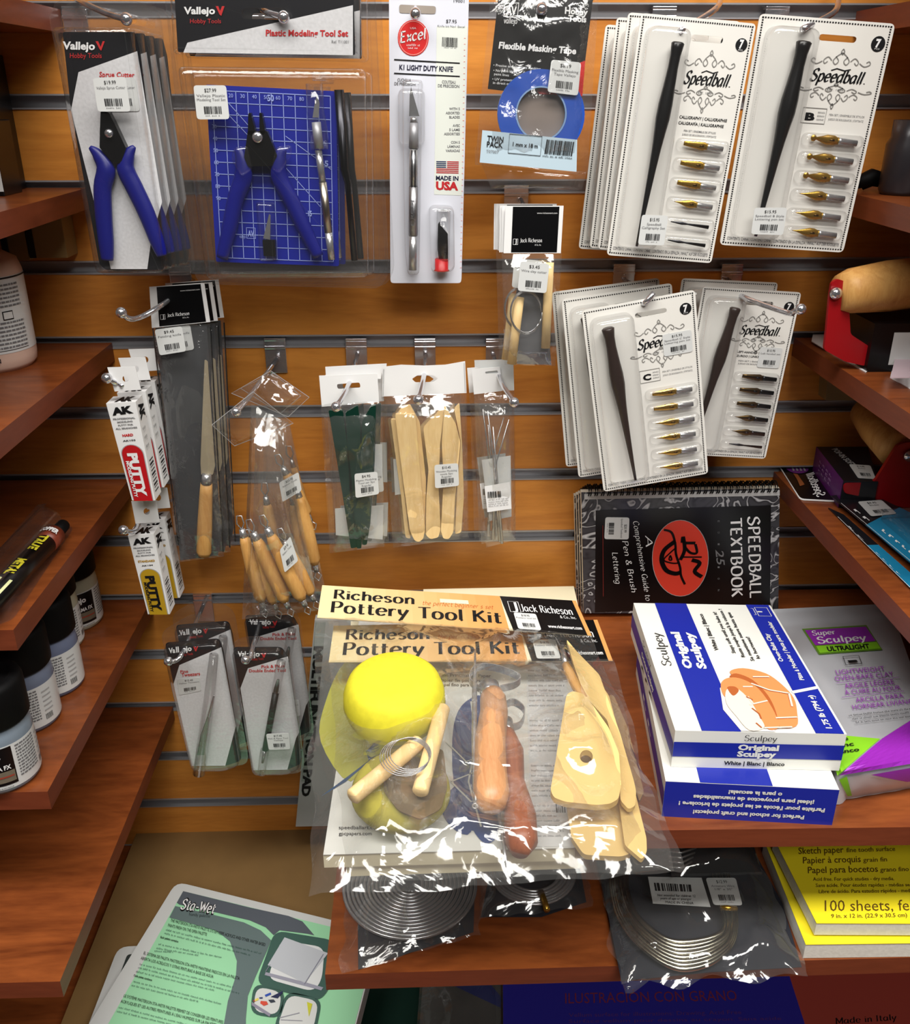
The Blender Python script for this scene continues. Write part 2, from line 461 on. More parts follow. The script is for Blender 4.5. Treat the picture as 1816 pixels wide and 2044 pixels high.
    def text(s, st, A, Bp, cap, mat, h=.0006, bold=0.0, slant=0, sp=1.0): s._place(txtmesh(st, bold, sp), A, Bp, cap, mat, h, slant)

    def pen(s, st, A, Bp, cap, mat, h=.0006, wide=.9, thin=.25, ang=0, serif=0, slant=0): s._place(penmesh(st, wide, thin, ang, serif), A, Bp, cap, mat, h, slant)

    def greek(s, A, Bp, cap, mat, h=.0006, n=None):
        """a line of print too small to read in the photo"""
        d = V((Bp[0]-A[0], Bp[1]-A[1])); L = d.length
        if isinstance(cap, (tuple, list)): cv = V(cap)
        elif s.px: q = d.normalized(); cv = V((q.y, -q.x))*cap
        else: cv = V((0, -cap))
        cl = cv.length; st = cl*.62 if s.px else (cl*1.25); x = 0; a0 = V(A); dn = d.normalized(); word = random.randint(3, 8)
        while x < L-st*.5:
            if word == 0: word = random.randint(2, 8); x += st; continue
            word -= 1
            hh = random.choice((.7, .7, .75, 1)); k = random.random()
            bars = [(0, .28, 0, hh)]+([(.28, .62, hh-.24, hh)] if k > .35 else [])+([(.28, .62, 0, .22)] if k < .7 else [])
            for x0, x1, y0, y1 in bars:
                s.add([s.m(*(a0+dn*(x+st*xx)+cv*yy), h) for xx, yy in ((x0, y0), (x1, y0), (x1, y1), (x0, y1))], [(0, 1, 2, 3)], mat)
            x += st

    def bars(s, q, mat, h=.0006, n=22):
        """barcode inside quad TL TR BR BL"""
        x = 0; rr = random.Random(int(q[0][0]*31+q[0][1]*7)); W = []
        while x < 1:
            w = rr.choice((1, 1, 2, 3))/n/2.2; W.append((x, min(1, x+w))); x += w+rr.choice((1, 1, 2))/n/2.2
        f = lambda a, b: ((q[0][0]*(1-a)+q[1][0]*a)*(1-b)+(q[3][0]*(1-a)+q[2][0]*a)*b, (q[0][1]*(1-a)+q[1][1]*a)*(1-b)+(q[3][1]*(1-a)+q[2][1]*a)*b)
        for a, b in W: s.add([s.m(*f(x, y), h) for x, y in ((a, 1), (b, 1), (b, 0), (a, 0))], [(0, 1, 2, 3)], mat)

    def build(s, name, parent=None, label=None, bevel=0):
        me = bpy.data.meshes.new(name); me.from_pydata(s.v, [], s.f)
        for m in s.mats: me.materials.append(m)
        me.polygons.foreach_set('material_index', s.mi); me.polygons.foreach_set('use_smooth', s.sm)
        me.update()
        o = bpy.data.objects.new(name, me); COL.objects.link(o); o.parent = parent if parent is not None else s.t.e
        if parent is not None and parent.type == 'MESH': pass
        if label: o['label'] = label
        if bevel:
            bv = o.modifiers.new('bevel', 'BEVEL'); bv.width = bevel; bv.segments = 2; bv.limit_method = 'ANGLE'
        return o


def bil(q, m=None, T_=None):
    """map (s, t, h) into the quad TL TR BR BL of another map"""
    def f(a, b, h=0):
        u = (q[0][0]*(1-a)+q[1][0]*a)*(1-b)+(q[3][0]*(1-a)+q[2][0]*a)*b
        v = (q[0][1]*(1-a)+q[1][1]*a)*(1-b)+(q[3][1]*(1-a)+q[2][1]*a)*b
        return m(u, v, h)
    if hasattr(m, 'n'): f.n = m.n
    return f


def face3(p0, p1, p2, p3):
    """map (s, t, h) onto a real flat face given by local corners TL TR BR BL"""
    n = (p1-p0).cross(p0-p3).normalized()

    def f(a, b, h=0): return (p0*(1-a)+p1*a)*(1-b)+(p3*(1-a)+p2*a)*b+n*h
    f.n = n
    return f


def sticker(t, q, lines=('$9.95', ''), h=.001, parent=None, m=None, base=M_WHG, ink=M_INK, th=.0003):
    b = B(t, m); mm = bil(q, m or t.P); b.sub(mm)
    b.poly(rp([(0, 0), (1, 0), (1, 1), (0, 1)], .1, 3), base, h, th)
    e = h+.0003
    b.text(lines[0], (.32, .2), (.68, .2), .11, ink, e)
    y = .34
    for l in lines[1:]:
        if l: b.text(l, (.5-min(.44, len(l)*.03), y), (.5+min(.44, len(l)*.03), y), .08, M_GRY, e)
        y += .12
    b.bars([(.25, .62), (.78, .62), (.78, .84), (.25, .84)], ink, e)
    b.greek((.28, .91), (.75, .91), .04, M_GRY, e)
    return b.build('price_sticker', parent)


def kids(o): return [c for c in bpy.data.objects if c.parent == o]


def dup(e, off, label=None, rz=None, group=None):
    """copy of a thing with its parts and sub-parts, moved by off (world), turned by rz in its own plane"""
    def cp(o, par):
        c = o.copy(); COL.objects.link(c)
        if par is not None: c.parent = par
        for k in KID.get(o.name, []): cp(k, c)
        return c
    global KID
    KID = {}
    for c in bpy.data.objects:
        if c.parent: KID.setdefault(c.parent.name, []).append(c)
    c = cp(e, None)
    M = Matrix.Translation(V(off)) @ e.matrix_world.copy() if False else Matrix.Translation(V(off)) @ MAT(e)
    if rz: M = M @ Matrix.Rotation(math.radians(rz), 4, 'Z')
    c.matrix_world = M
    if label: c['label'] = label
    if group: c['group'] = group
    return c


def MAT(o): return Matrix.LocRotScale(o.location, o.rotation_euler, o.scale)


def struct(o, name=None):
    o['kind'] = 'structure'
    return o


def Zm(ox, oy, s):
    def f(*a):
        P = [(ox+a[i]/s, oy+a[i+1]/s) for i in range(0, len(a), 2)]
        return P if len(P) > 1 else P[0]
    return f


c1, c2, c3, c4 = Zm(0, 0, 3.525), Zm(330, 0, 3.406), Zm(760, 0, 3.4065), Zm(1160, 0, 2.768)
c5, c6, c7, c8 = Zm(0, 540, 2.9196), Zm(420, 640, 2.8375), Zm(960, 380, 2.6706), Zm(1540, 520, 2.92)
d1, d2, d3, d4 = Zm(0, 1100, 3.785), Zm(300, 1180, 4.645), Zm(580, 1150, 4.324), Zm(880, 1150, 3.35)
d5, d6, d7, d8 = Zm(1120, 920, 3.492), Zm(1220, 1180, 3.047), Zm(560, 1500, 2.7515), Zm(1160, 1600, 2.768)
e1, e2, e3 = Zm(0, 1560, 2.522), Zm(320, 1740, 5.044), Zm(0, 980, 6.012)
WT = T('w', '', '', (0, 0, 0), (1, 0, 0), (0, 1, 0), root=False)   # world-aligned frame for loose meshes


def wb(): return B(WT)


def tag(o, label, cat, group=None):
    o['label'] = label; o['category'] = cat
    if group: o['group'] = group
    return o


# ---------------------------------------------------------------- the setting
PIT = .0762
def GZ(n): return 1.5701-PIT*n


b = wb()
for n in range(-9, 20):
    z1, z0 = GZ(n)-.0062, GZ(n+1)+.0062
    b.box((-1.5, 0, z0), (1.5, .014, z1), M_SLAT)
b.box((-1.5, .014, 0), (1.5, .022, 2.26), M_BLKM)
b.box((-1.5, 0, 0), (1.5, .014, GZ(20)-.006), M_SLAT)
struct(b.build('wall_back', bevel=.0008))
for n in range(-9, 20):
    b = wb(); z = GZ(n)
    b.box((-1.5, .010, z-.0062), (1.5, .0135, z+.0062), M_ALU)
    b.box((-1.5, -.0012, z+.0052), (1.5, .010, z+.0066), M_ALU)
    b.box((-1.5, -.0012, z-.0066), (1.5, .010, z-.0052), M_ALU)
    struct(b.build('trim_%d' % (n+10)))
b = wb(); b.box((-3, -4, -.02), (3, .05, 0), C(62, 56, 52, .6, grain=30)); struct(b.build('floor'))


def shelf(x0, x1, dep, z, label, skew=0, th=.019):
    t = T('wooden_shelf', label, 'shelf', (x0, 0, z-th), (1, 0, 0), (0, 1, 0), group=None)
    w = x1-x0; b = B(t); k = skew*w
    P = [V((0, -.001, th)), V((w, -.001, th)), V((w, -dep+k, th)), V((0, -dep, th))]
    Q = [V((p.x, p.y, 0)) for p in P]
    b.hexa(P+Q, M_EDGE, {0: M_SHELF, 1: M_SHELF})
    b.build('board', bevel=.0012)
    return t


XL, XR = -.327, .388
shelf(-1.45, XL, .32, 1.5701, 'red-brown shelf at the top left corner of the photo, seen from below')
shelf(-1.45, XL, .315, 1.4177, 'dark red-brown shelf on the left beside the sprue cutters, carrying a black box')
shelf(-1.45, XL, .322, 1.2653, 'red-brown shelf on the left carrying the beige paint bottle')
shelf(-1.45, XL-.004, .318, 1.1129, 'red-brown shelf on the left carrying the black marker in clear packaging')
shelf(-1.45, XL, .33, .9605, 'red-brown shelf on the left carrying the row of black-lidded paint jars')
shelf(-1.45, XL+.006, .392, .8081, 'empty red-brown shelf at the lower left, lowest of the left shelves')
shelf(XR+.012, 1.45, .34, 1.5701, 'brown shelf at the top right corner of the photo, seen from below')
shelf(XR, 1.45, .32, 1.4177, 'red-brown shelf on the right beside the upper pen cards, carrying a grey bottle')
shelf(XR, 1.45, .33, 1.2653, 'red-brown shelf on the right carrying the wood-handled roller in a box')
shelf(XR, 1.45, .375, 1.1129, 'red-brown shelf on the right carrying the blue cards and purple box')
shelf(-.055, 1.45, .388, .9605, 'wide brown shelf carrying the blue and white clay boxes and pottery kits', skew=-.012)
shelf(-.095, 1.45, .392, .8081, 'wide brown shelf below the pottery kits carrying bagged wire and yellow sketch pads', skew=.004)
shelf(-1.45, 1.45, .75, .585, 'wide low deck under the lowest shelves, mostly covered by pads and cardboard')
for k in (1, 2, 3):  # unseen shelves added higher up to throw shade on the side shelves
    shelf(-1.45, XL, .33, 1.5701+.1524*k, ('unseen shelf above the left corner shelf, added to cast shade', 'second unseen shelf above the left corner shelf, added to cast shade', 'highest unseen shelf on the left, added to cast shade')[k-1])
    shelf(XR, 1.45, .33, 1.5701+.1524*k, ('unseen shelf above the right corner shelf, added to cast shade', 'second unseen shelf above the right corner shelf, added to cast shade', 'highest unseen shelf on the right, added to cast shade')[k-1])


# ---------------------------------------------------------------- chrome hooks
def hook(label, plate, path, r=.0024, ball=.0048, pw=.022, ph=.034, mat=None):
    """plate (u, v) at its groove on the wall; path of (u, v, distance from wall)"""
    O = wall(plate[0], plate[1], 0)
    t = T('display_hook', label, 'hook', (O.x, 0, O.z-ph), (1, 0, 0), (0, 1, 0))
    b = B(t)
    b.box((-pw/2, -.0042, 0), (pw/2, -.0015, ph), M_CHR)
    b.box((-pw/2, -.0042, ph), (pw/2, .006, ph+.0025), M_CHR)
    b.box((-pw/2, -.006, ph-.008), (pw/2, -.004, ph-.005), M_CHR)
    b.build('mounting_plate', bevel=.0005)
    b = B(t); P = [t.W(wall(*p)) for p in path]
    P = crom(P, 4) if len(P) > 2 else P
    b.tube3(P, r, mat or M_CHR, 10); b.build('prong')
    if ball:
        b = B(t); b.ball(P[-1], ball, M_CHR); b.build('ball_tip')
    return t


H = []
hook('chrome hook holding the sprue cutter packs at the top left', (150, 19), [(152, -3, .006), (165, 5, .08), (215, 28, .118), (252, 38, .138)])
hook('chrome hook holding the boxed modeling tool set', (505, 19), [(505, -8, .006), (512, 3, .08), (528, 22, .118), (566, 34, .132)])
hook('chrome hook through the white knife card', (845, 19), [(838, -10, .006), (830, 8, .06), (829, 27, .09)])
hook('chrome hook holding the masking tape pouch', (1085, 19), [(1090, -15, .006), (1086, 2, .09), (1081, 18, .11)])
hook('bent chrome hook passing through the calligraphy pen card at top right', (1325, 19), [(1420, -40, .02), (1437, 0, .07), (1420, 24, .11), (1356, 63, .137)], ball=0)
hook('bent chrome hook passing through the second large pen card at top right', (1550, 19), [(1670, -40, .02), (1673, 4, .07), (1660, 28, .11), (1601, 58, .137)], ball=0)
hook('dark hook above the small bag with the wire clay cutter', (1030, 374), [(1040, 400, .006), (1052, 425, .06)], ball=0, pw=.024, ph=.02)
hook('chrome hook with ball tip left of the wood-handled knife bag', (360, 531), [(385, 560, .006), (330, 604, .105), (283, 632, .13), (258, 636, .145), (242, 624, .152)])
hook('chrome hook with ball tip above the white putty boxes', (330, 679), [(330, 712, .006), (257, 764, .14), (236, 766, .152), (213, 755, .158)])
hook('chrome hook with ball tip above the lower yellow-marked putty box', (372, 950), [(372, 985, .006), (290, 1030, .11), (268, 1060, .135), (246, 1058, .15)])
hook('chrome hook with ball tip holding the wood-handled ribbon tools', (549, 679), [(552, 718, .006), (495, 795, .12), (471, 822, .148)])
hook('chrome hook with ball tip holding the dark green plastic tools', (711, 679), [(712, 712, .006), (697, 766, .09), (671, 812, .15)])
hook('chrome hook with ball tip holding the pale wooden knives', (848, 679), [(849, 712, .006), (846, 750, .08), (835, 798, .148)])
hook('chrome hook with ball tip holding the thin needle tools', (990, 679), [(985, 712, .006), (993, 742, .06), (1004, 770, .1), (1026, 803, .14)])
hook('chrome hook behind the pen card marked C', (1245, 531), [(1248, 560, .006), (1290, 590, .08), (1284, 607, .136), (1305, 585, .14)], ball=0)
hook('long bent chrome hook with ball tip across the left-handed pen card', (1460, 531), [(1455, 560, .006), (1478, 590, .10), (1570, 624, .15), (1583, 622, .16), (1598, 617, .165)])
hook('chrome hook with ball tip holding the tweezers pack', (405, 1187), [(404, 1212, .006), (368, 1296, .13), (352, 1318, .148), (336, 1320, .152)])
hook('chrome hook with ball tip holding the pick tool pack', (535, 1187), [(530, 1212, .006), (505, 1290, .125), (500, 1312, .145), (490, 1317, .15)])


# ---------------------------------------------------------------- blister packs of hobby cutters (top left)
def nipper(t, nm_, par, m, L, R, head, pivot, h, open_tips, spr=None):
    """pair of cutters: two handle paths with radii (px), steel head outline, pivot"""
    hd = []
    for i, (pts, rs) in enumerate((L, R)):
        b = B(t); P = crom([V((p[0], p[1], h)) for p in pts], 5); n = len(P)
        R_ = [rs[min(int(i*(len(rs)-1)/(n-1)), len(rs)-2)]*(1-(i*(len(rs)-1)/(n-1) % 1))+rs[min(int(i*(len(rs)-1)/(n-1))+1, len(rs)-1)]*(i*(len(rs)-1)/(n-1) % 1) if i < n-1 else rs[-1] for i in range(n)]
        b.tube([(p.x, p.y, p.z) for p in P], R_, M_BLUE, 12, .7)
        hd.append(b.build('handle', par))
    b = B(t)
    for q in head: b.poly(rp(q, 3, 2), M_BLK, h+.004, .008)
    b.build('cutter_head', par, bevel=.0008)
    b = B(t); c = t.P(pivot[0], pivot[1], h+.004)
    b.lathe(c, [(pivot[2]*t.k*1.1, 0), (pivot[2]*t.k*1.1, .0015), (pivot[2]*t.k*.8, .0028), (.0003, .003)], M_CHR, 16)
    b.build('pivot_screw', par)


def av_logo(b, p0, p1, cap, h, white=M_WHT, red=None):
    pass


M_VRED = C(190, 40, 42, .45, name='red_print')
M_CARDG = C(212, 212, 214, .45, name='pale_grey_card', grain=400)
M_PBLK = C(24, 24, 28, .32, 0, .5, name='printed_black')

t = VT('cutter_pack', 'front blister pack with a blue-handled sprue cutter at the top left', 'blister pack', 200, 60, .128)
b = B(t)
b.poly(rp(c1(440, 225, 950, 225, 985, 360, 1165, 1830, 1150, 1900, 745, 1900, 700, 1860, 500, 780), 5), M_PBLK, .002, .0008)
b.poly(c1(552, 508, 965, 360, 1140, 1420, 1062, 1700, 1036, 1893, 780, 1893, 500, 775), M_CARDG, .0024)
b.text('Vallejo', c1(440, 345), c1(668, 350), 15, M_WHT, .0028, .035)
b.poly(c1(672, 290, 690, 290, 708, 330, 722, 290, 737, 290, 712, 357, 700, 345), M_VRED, .0028)
b.text('Hobby Tools', c1(492, 408), c1(715, 408), 10, M_VRED, .0028)
b.text('Sprue Cutter', c1(698, 540), c1(946, 544), 10, M_VRED, .0028, .02)
b.build('backing_card')
nipper(t, 'x', t.e, None, ([c1(632, 1035), c1(690, 1090), c1(745, 1190), c1(722, 1320), c1(728, 1500), c1(745, 1700), c1(755, 1830)], [4, 13, 20, 19, 18.5, 17, 13]),
       ([c1(945, 1030), c1(905, 1090), c1(885, 1190), c1(945, 1320), c1(1030, 1500), c1(1105, 1700), c1(1140, 1800)], [4, 13, 19, 19, 18.5, 16, 11]),
       [c1(708, 780, 765, 790, 810, 880, 885, 1040, 850, 1150, 790, 1140, 700, 1040, 702, 930)], (*c1(768, 940), 8), .009, None)
sticker(t, c1(652, 548, 882, 540, 920, 785, 688, 785), ('$19.99', 'Vallejo Sprue Cutter'), .019)
b = B(t)
b.dome(rp(c1(415, 200, 950, 200, 1185, 1860, 1180, 1900, 720, 1900, 700, 1840), 9), .018, .004, M_SHELL)
b.poly(rp(c1(345, 115, 400, 5, 960, 5, 1125, 100, 1375, 1880, 1340, 1935, 730, 1940, 690, 1880), 12), M_SHELL, .0012, .0006, hole=rp(c1(640, 60, 900, 110, 890, 160, 660, 110), 6))
b.line(rp(c1(345, 115, 400, 5, 960, 5, 1125, 100, 1375, 1880, 1340, 1935, 730, 1940, 690, 1880), 12), 2.2, M_SHELL, .0022, True)
b.build('clear_shell')
for i, l in enumerate(('second blister pack with sprue cutter, directly behind the front one', 'third sprue cutter blister pack, behind the second', 'rearmost sprue cutter blister pack, nearest the wall')):
    dup(t.e, (.003*(i+1), .016*(i+1), -.001*i), l)

# boxed modeling tool set
t = VT('modeling_tool_set', 'large clear blister set with blue cutters, craft knife and blue cutting mat', 'blister pack', 560, 60, .12)
b = B(t)
b.poly(rp(c2(60, -60, 1280, -60, 1290, 375, 85, 355), 4), M_PBLK, .004, .0008, hole=rp(c2(520, 55, 825, 55, 825, 135, 520, 130), 10))
b.poly(c2(150, 290, 1275, 35, 1275, 375, 122, 358), M_CARDG, .0044)
b.text('Vallejo', c2(125, 95), c2(338, 95), 14, M_WHT, .0048, .035)
b.poly(c2(342, 42, 360, 42, 372, 75, 385, 42, 402, 42, 380, 108, 368, 98), M_VRED, .0048)
b.text('Hobby Tools', c2(168, 158), c2(378, 158), 9, M_VRED, .0048)
b.text('Plastic Modeling Tool Set', c2(682, 243), c2(1242, 247), 12, M_VRED, .0048, .03)
b.text('Ref. T11001', c2(1130, 293), c2(1245, 295), 6, M_GRY, .0048)
b.build('backing_card')
M_MAT = C(18, 30, 138, .45, 0, .4, name='blue_cutting_mat'); M_MLN = C(150, 165, 225, .5, name='mat_line')
b = B(t); q = c2(275, 575, 1160, 620, 1180, 1810, 345, 1780)
b.slab(q, M_MAT, .004, .002, 4)
mm = bil(q, t.P)
b.sub(mm)
for i in range(11):
    a = .045+i*.091; b.line([(a, .03), (a, .975)], 1.4, M_MLN, .0044)
for i in range(15):
    a = .03+i*.0675; b.line([(.045, a), (.955, a)], 1.4, M_MLN, .0044)
for l in ([(.17, .1), (.955, .74)], [(.17, .17), (.6, .5)], [(.6, .27), (.955, .45)]): b.line(l, 1.2, M_MLN, .0044)
for i in range(7): b.text(str(20+i*10), (.17+.091*i, .065), (.205+.091*i, .065), .022, M_MLN, .0048); b.text(str(30+i*10), (.03, .245+i*.0675), (.065, .245+i*.0675), .022, M_MLN, .0048)
b.text('50', (.47, .075), (.52, .075), .035, M_MLN, .0048, .03); b.text('5', (.9, .43), (.93, .43), .03, M_MLN, .0048, .03)
b.text('15', (.76, .72), (.79, .72), .03, M_MLN, .0048, .03)
b.line([(.26, .8), (.33, .8), (.33, .86), (.26, .86)], 1.4, M_MLN, .0048, True); b.text('AV', (.27, .85), (.32, .85), .035, M_MLN, .005, .02)
b.text('vallejo', (.2, .86), (.25, .86), .02, M_MLN, .0048)
b.build('cutting_mat')
nipper(t, 'x', t.e, None, ([c2(490, 1010), c2(520, 1080), c2(530, 1200), c2(478, 1350), c2(435, 1550), c2(385, 1755)], [8, 14, 19, 17, 16, 12]),
       ([c2(800, 1010), c2(775, 1080), c2(775, 1200), c2(850, 1350), c2(945, 1550), c2(1040, 1745)], [8, 14, 18, 17, 16, 12]),
       [c2(563, 770, 578, 765, 610, 880, 600, 930, 560, 910), c2(638, 765, 655, 768, 680, 900, 650, 930, 640, 880), c2(560, 890, 690, 890, 760, 1060, 720, 1130, 560, 1130, 535, 1070)], (*c2(627, 935), 10), .012, None)
b = B(t)
b.tube([(*c2(1040, 1020), .012), (*c2(1070, 1250), .012)], 7.5, M_STEEL, 12)
b.tube([(*c2(1070, 1240), .012), (*c2(1108, 1580), .012)], 8.5, C(190, 180, 165, .3, 1), 12)
b.tube([(*c2(1108, 1575), .012), (*c2(1130, 1765), .012)], [8, 7.5], M_STEEL, 12)
b.tube([(*c2(1025, 830), .012), (*c2(1045, 1010), .012)], 9.5, M_ALU, 12)
b.poly(c2(1030, 640, 1048, 700, 1042, 800, 1000, 800, 1012, 720), M_STEEL, .013, .0008)
o = b.build('craft_knife')
b = B(t); b.tube([(*c2(1012, 570), .012), (*c2(1020, 750), .012), (*c2(1035, 860), .012), (*c2(1050, 1015), .012)], [17, 18, 19.5, 19], M_SHELL, 14)
b.tube([(*c2(1000, 520), .012), (*c2(1090, 520), .012)], 8, M_SHELL, 10)
b.build('knife_cap', o)
b = B(t)
b.poly(c2(665, 1620, 705, 1455, 715, 1462, 712, 1630), M_STEEL, .008, .0006); b.poly(c2(660, 1630, 752, 1632, 755, 1745, 668, 1740), M_DSTEEL, .008, .003)
o = b.build('spare_blade')
b = B(t); b.dome(rp(c2(625, 1370, 745, 1375, 765, 1760, 650, 1765), 5), .014, .003, M_SHELL, .004); b.build('blade_case', o)
b = B(t); b.tube([(*c2(1180, 610), .008), (*c2(1215, 1150), .008), (*c2(1240, 1250), .008), (*c2(1285, 1770), .008)], [10, 9, 6, 7], M_DSTEEL, 10)
b.build('tweezers')
sticker(t, c2(190, 580, 412, 580, 436, 810, 215, 812), ('$27.99', 'Vallejo Plastic', 'Modeling Tool Set'), .019)
b = B(t)
b.dome(rp(c2(110, 455, 1365, 470, 1385, 1870, 300, 1880), 12), .018, .006, M_SHELL)
b.dome(rp(c2(45, -90, 1330, -90, 1340, 400, 70, 370), 10), .012, .005, M_SHELL)
fl = rp(c2(-10, -100, 1420, -100, 1520, 1850, 1460, 1960, 240, 1930, 190, 1850), 16)
b.poly(fl, M_SHELL, .0012, .0006)
b.line(fl, 2.5, M_SHELL, .0022, True); b.line(rp(c2(25, -90, 1380, -90, 1460, 1830, 1420, 1915, 280, 1900, 230, 1840), 14), 3, M_SHELL, .0022, True)
b.dome(rp(c2(470, 1000, 560, 990, 600, 1150, 520, 1200, 450, 1080), 8), .022, .003, M_SHELL, .017)
b.dome(rp(c2(750, 1000, 860, 985, 860, 1060, 780, 1180, 720, 1150), 8), .022, .003, M_SHELL, .017)
b.build('clear_shell')
dup(t.e, (.004, .022, -.002), 'second large tool set blister, mostly hidden behind the front one')

# ---------------------------------------------------------------- white knife card
t = VT('knife_card', 'white blister card with a silver craft knife and red-capped spare blades', 'blister pack', 850, 280, .075)
M_CARDW = C(214, 216, 226, .4, 0, .4, name='bluish_white_card')
M_XR = C(205, 40, 40, .4, name='badge_red')
b = B(t)
b.poly(rp(c3(55, -60, 600, -60, 548, 1905, 540, 1925, 75, 1925, 65, 1910), 6), M_CARDW, .001, .0008)
b.poly(c3(380, 180, 590, 180, 550, 1330, 362, 1322), C(218, 222, 214, .4), .0012)
b.poly(oval(*c3(220, 258), 31, 36), M_XR, .0014)
b.line(oval(*c3(220, 258), 28.5, 33.5), 1.2, C(240, 150, 140, .4), .0016, True)
b.pen('Excel', c3(132, 290), c3(305, 262), 21, M_WHT, .0018, 1.3, .6, .5, 0, .25)
b.text('USA', c3(200, 198), c3(240, 198), 4, M_WHT, .0018); b.greek(c3(175, 312), c3(265, 314), 4, M_WHT, .0018); b.greek(c3(185, 332), c3(255, 333), 3.5, M_WHT, .0018)
b.line(c3(90, 405, 537, 430), 2.3, M_INK, .0014); b.line(c3(90, 498, 537, 520), 2.3, M_INK, .0014)
b.text('K1 LIGHT DUTY KNIFE', c3(125, 473), c3(490, 488), 10, C(35, 35, 60, .4), .0014, .03)
b.text('COUTEAU', c3(415, 566), c3(508, 570), 6, M_GRY, .0014, .02); b.text('DE PRECISION', c3(388, 592), c3(533, 598), 6, M_GRY, .0014, .02)
b.text('CUCHILLA', c3(112, 552), c3(205, 555), 6, M_GRY, .0014, .02); b.text('DE PRECISION', c3(92, 578), c3(235, 582), 6, M_GRY, .0014, .02)
for i, l in enumerate(('WITH 5', 'ASSORTED', 'BLADES', '', 'AVEC', '5 LAME', 'ASSORTIES', '', 'CON 5', 'LÁMINAS', 'VARIADAS')):
    if l: y = 748+i*28.5; w = len(l)*12; b.text(l, c3(537-w, y), c3(537, y), 5, M_GRY, .0014, .02)
fq = c3(377, 1095, 530, 1098, 528, 1185, 377, 1182)
b.sub(bil(fq, t.P))
for i in range(7): b.poly([(0 if i > 3 else .48, i/7), (1, i/7), (1, i/7+.085), (0 if i > 3 else .48, i/7+.085)], C(175, 50, 52, .4), .0014)
for i in range(4): b.poly([(0, i/7), (.44, i/7), (.44, i/7+.085), (0, i/7+.085)], C(50, 60, 90, .4), .0014)
b.back()
b.text('MADE IN', c3(374, 1224), c3(527, 1228), 8.5, C(30, 30, 60, .4), .0014, .035)
b.text('USA', c3(374, 1288), c3(526, 1292), 15.5, C(185, 40, 44, .4), .0014, .05)
for i in range(40):
    f = (260+i*40)/1860
    if f < 1: b.line([c3(580-32*f-10, 260+i*40), c3(580-32*f, 260+i*40)], .8, C(230, 120, 110, .5), .0014)
b.poly(rp(c3(125, 30, 375, 42, 372, 95, 125, 88), 5, 3), C(150, 140, 130, .5), .0014)
b.text('19001', c3(495, 15), c3(567, 18), 6, M_INK, .0014)
b.text('$7.95', c3(443, 155), c3(515, 158), 7, M_INK, .0014); b.text('Knife kit No1 Excel', c3(385, 184), c3(570, 190), 4.5, M_GRY, .0014)
b.bars(c3(418, 252, 524, 258, 522, 322, 416, 316), M_INK, .0014); b.greek(c3(430, 326), c3(515, 330), 2.5, M_GRY, .0014)
b.build('backing_card')
b = B(t); hh = .010
b.tube([(*c3(222, 1008), hh), (*c3(222, 1275), hh)], 8.8, M_STEEL, 14); b.tube([(*c3(222, 1270), hh), (*c3(220, 1600), hh)], 9.6, C(175, 175, 178, .4, 1, grain=900), 14)
b.tube([(*c3(220, 1595), hh), (*c3(216, 1835), hh)], 8.6, M_STEEL, 14)
for du in (-3, 3): b.tube([(222/3.4065+760+du, 300, hh+.0036), (222/3.4065+760+du, 374, hh+.0036)], 1.4, M_DSTEEL, 6)
b.tube([(*c3(225, 835), hh), (*c3(224, 1008), hh)], [8.5, 10], M_ALU, 14); b.tube([(*c3(222, 795), hh), (*c3(224, 835), hh)], [6, 8], M_STEEL, 12)
b.poly(c3(205, 590, 262, 790, 192, 790, 196, 640), M_STEEL, hh+.0004, .0008)
b.pen('Excel', c3(205, 1535), c3(205, 1360), (6.5, 0), C(120, 120, 122, .4, .5), hh+.0052, .9, .5, .5)
b.build('craft_knife')
b = B(t)
b.poly(c3(388, 1525, 400, 1505, 405, 1530, 455, 1590, 458, 1760, 395, 1760, 384, 1700), M_DSTEEL, .009, .002); b.line(c3(405, 1532, 440, 1550, 458, 1590), 1.4, M_WHT, .0094)
o = b.build('spare_blades')
b = B(t); b.tube([(*c3(413, 1760), .008), (*c3(413, 1830), .008), (*c3(413, 1840), .008)], [14, 14, 17], C(185, 22, 28, .35), 16); b.build('red_cap', o)
b = B(t); b.tube([(*c3(428, 1420), .008), (*c3(420, 1765), .008)], [14, 14.5], M_SHELL, 16); b.build('blade_vial', o)
b = B(t)
b.dome(rp(c3(150, 540, 285, 545, 262, 1850, 185, 1855, 165, 1700, 150, 990), 8), .018, .004, M_SHELL, .001)
b.dome(rp(c3(325, 1390, 495, 1395, 500, 1830, 340, 1845), 14), .018, .004, M_SHELL, .001)
b.dome(rp(c3(120, 600, 300, 605, 300, 980, 120, 980), 14), .012, .004, M_SHELL, .001)
b.build('clear_blister')

# ---------------------------------------------------------------- masking tape pouch
t = VT('masking_tape_pouch', 'clear pouch with a blue masking tape roll under a black header', 'pouch', 1070, 180, .10, tilt=2)
b = B(t)
b.poly(c3(800, -60, 1470, -60, 1440, 10, 1385, 450, 1370, 655, 1020, 640, 727, 605, 790, 60), M_BLK, .004, .0005)
b.poly(c3(1060, 620, 1120, 560, 1160, 500, 1390, 412, 1370, 655, 1080, 640), C(200, 35, 35, .4), .0042)
b.line(c3(840, 22, 938, 20, 928, 122, 836, 110), 1.6, M_WHT, .0044, True)
b.text('AV', c3(850, 98), c3(920, 104), 17, M_WHT, .0044, .04); b.pen('vallejo', c3(836, 158), c3(926, 162), 12, M_WHT, .0044, 1, .4)
b.text('Hobby', c3(1250, 92), c3(1405, 105), 13, M_WHT, .0044, .035); b.text('Tools', c3(1272, 143), c3(1396, 152), 12, M_WHT, .0044, .035)
